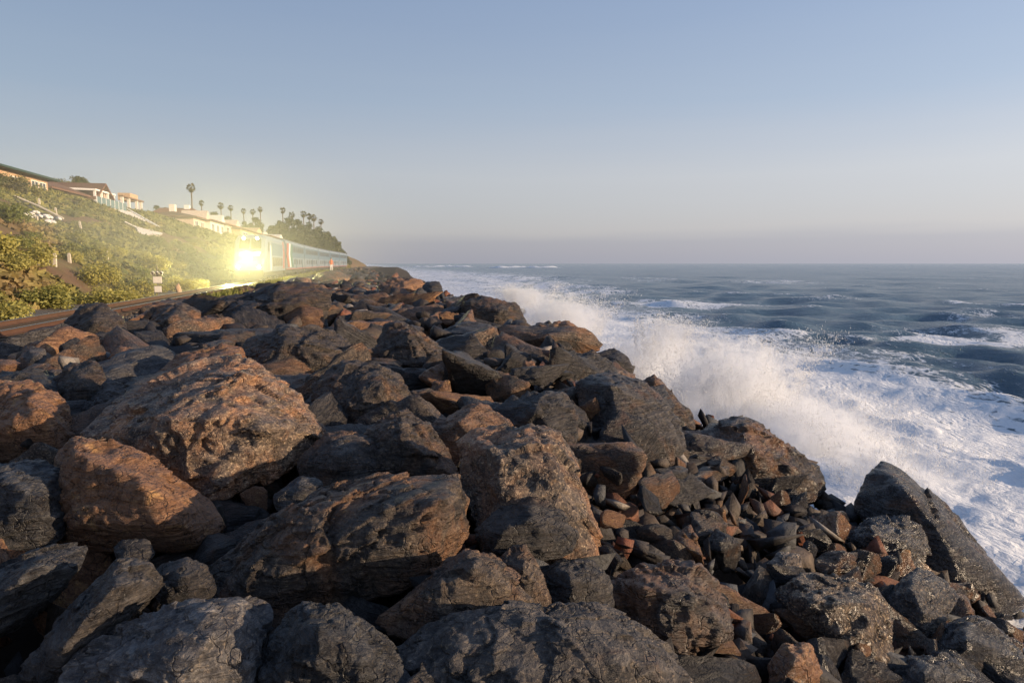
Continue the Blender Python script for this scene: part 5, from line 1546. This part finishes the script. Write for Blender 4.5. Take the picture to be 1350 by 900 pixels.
def make_spray():
    rg = np.random.default_rng(90)
    for k, (px, py, hw, hh, d, dens) in enumerate(PLUMES):
        c = at_depth(px, py, d)
        rx = hw / F_PX * d; rz = hh / F_PX * d; ry = rx * 1.1
        V, Fc = ico(4)
        V = V * 1.0
        o = link('wave_spray', raw_mesh('wave_spray', V, Fc, True), spray_material('spray_mist', dens * 1.45, k + 1, .75))
        o.location = c; o.scale = (rx, ry, rz); o.rotation_euler.z = -YAW
        tag(o, ['plume of fine white spray bursting against the rocks', 'low bank of white mist rolling off the broken wave'][k in (3, 6, 7)], None, None, 'stuff')
        DROP.append((c, rx, ry, rz, dens))
    # drops thrown clear of the plumes
    Vo = np.array([(.94, 0, -.6), (-.47, .82, -.6), (-.47, -.82, -.6), (0, 0, 1.2)], float)
    Fo = np.array([(0, 1, 3), (1, 2, 3), (2, 0, 3), (2, 1, 0)])
    Vs, Fs, off = [], [], 0
    for c, rx, ry, rz, dens in DROP:
        n = int(8000 * dens) + 2500
        jets = [(rg.uniform(-.8, .8), rg.uniform(-.5, .5), rg.normal() * .45, rg.uniform(.45, .98)) for _ in range(30)]
        for _ in range(n):
            jx, jy, lean, top = jets[int(rg.integers(30))]
            s = rg.random() ** .8
            z = -.5 + (top + .55) * s
            spread = .02 + .10 * s * s
            p = c + np.array([(jx + lean * s + rg.normal() * spread) * rx, (jy + rg.normal() * spread) * ry, (z + rg.normal() * .06) * rz])
            if p[2] < SEA: continue
            r = (.0045 + .007 * rg.random() ** 3) * (.7 + .02 * np.linalg.norm(p))
            Vs.append(Vo * np.array([r, r, r * rg.uniform(1, 5)]) + p); Fs.append(Fo + off); off += 4
    t = NT('spray_drop'); t.bsdf((.92, .92, .92), .5, .4)
    tr = t.new('BsdfTranslucent'); tr.inputs[0].default_value = (.95, .95, .95, 1); mx = t.new('MixShader'); mx.inputs[0].default_value = .5
    t.l.new(t.p.outputs[0], mx.inputs[1]); t.l.new(tr.outputs[0], mx.inputs[2]); t.l.new(mx.outputs[0], t.out.inputs[0])
    o = link('spray_drops', raw_mesh('spray_drops', np.concatenate(Vs), np.concatenate(Fs)), t.m)
    tag(o, 'flying drops of sea water thrown up by the breaking wave', None, None, 'stuff')
make_spray()

# added mist volume over the line, there to spread the headlight glow
def make_glow_mist():
    t = NT('mist'); tc = t.new('TexCoord'); v = tc.outputs['Object']
    ln = t.new('VectorMath', operation='LENGTH'); t.l.new(v, ln.inputs[0])
    d = t.math('MULTIPLY', t.step(ln.outputs['Value'], 1.0, .15), .0125)
    pv = t.new('VolumePrincipled'); pv.inputs['Color'].default_value = (.95, .95, .90, 1); t.l.new(d, pv.inputs['Density']); pv.inputs['Anisotropy'].default_value = .1
    t.l.new(pv.outputs[0], t.out.inputs['Volume'])
    V, Fc = ico(3)
    o = link('mist', raw_mesh('mist', V, Fc, True), t.m, None, (TRACK_X - 3.5, 56, 2.5)); o.scale = (23, 25, 9.5)
    tag(o, 'added mist over the track spreading the headlight glow', None, None, 'stuff')
make_glow_mist()
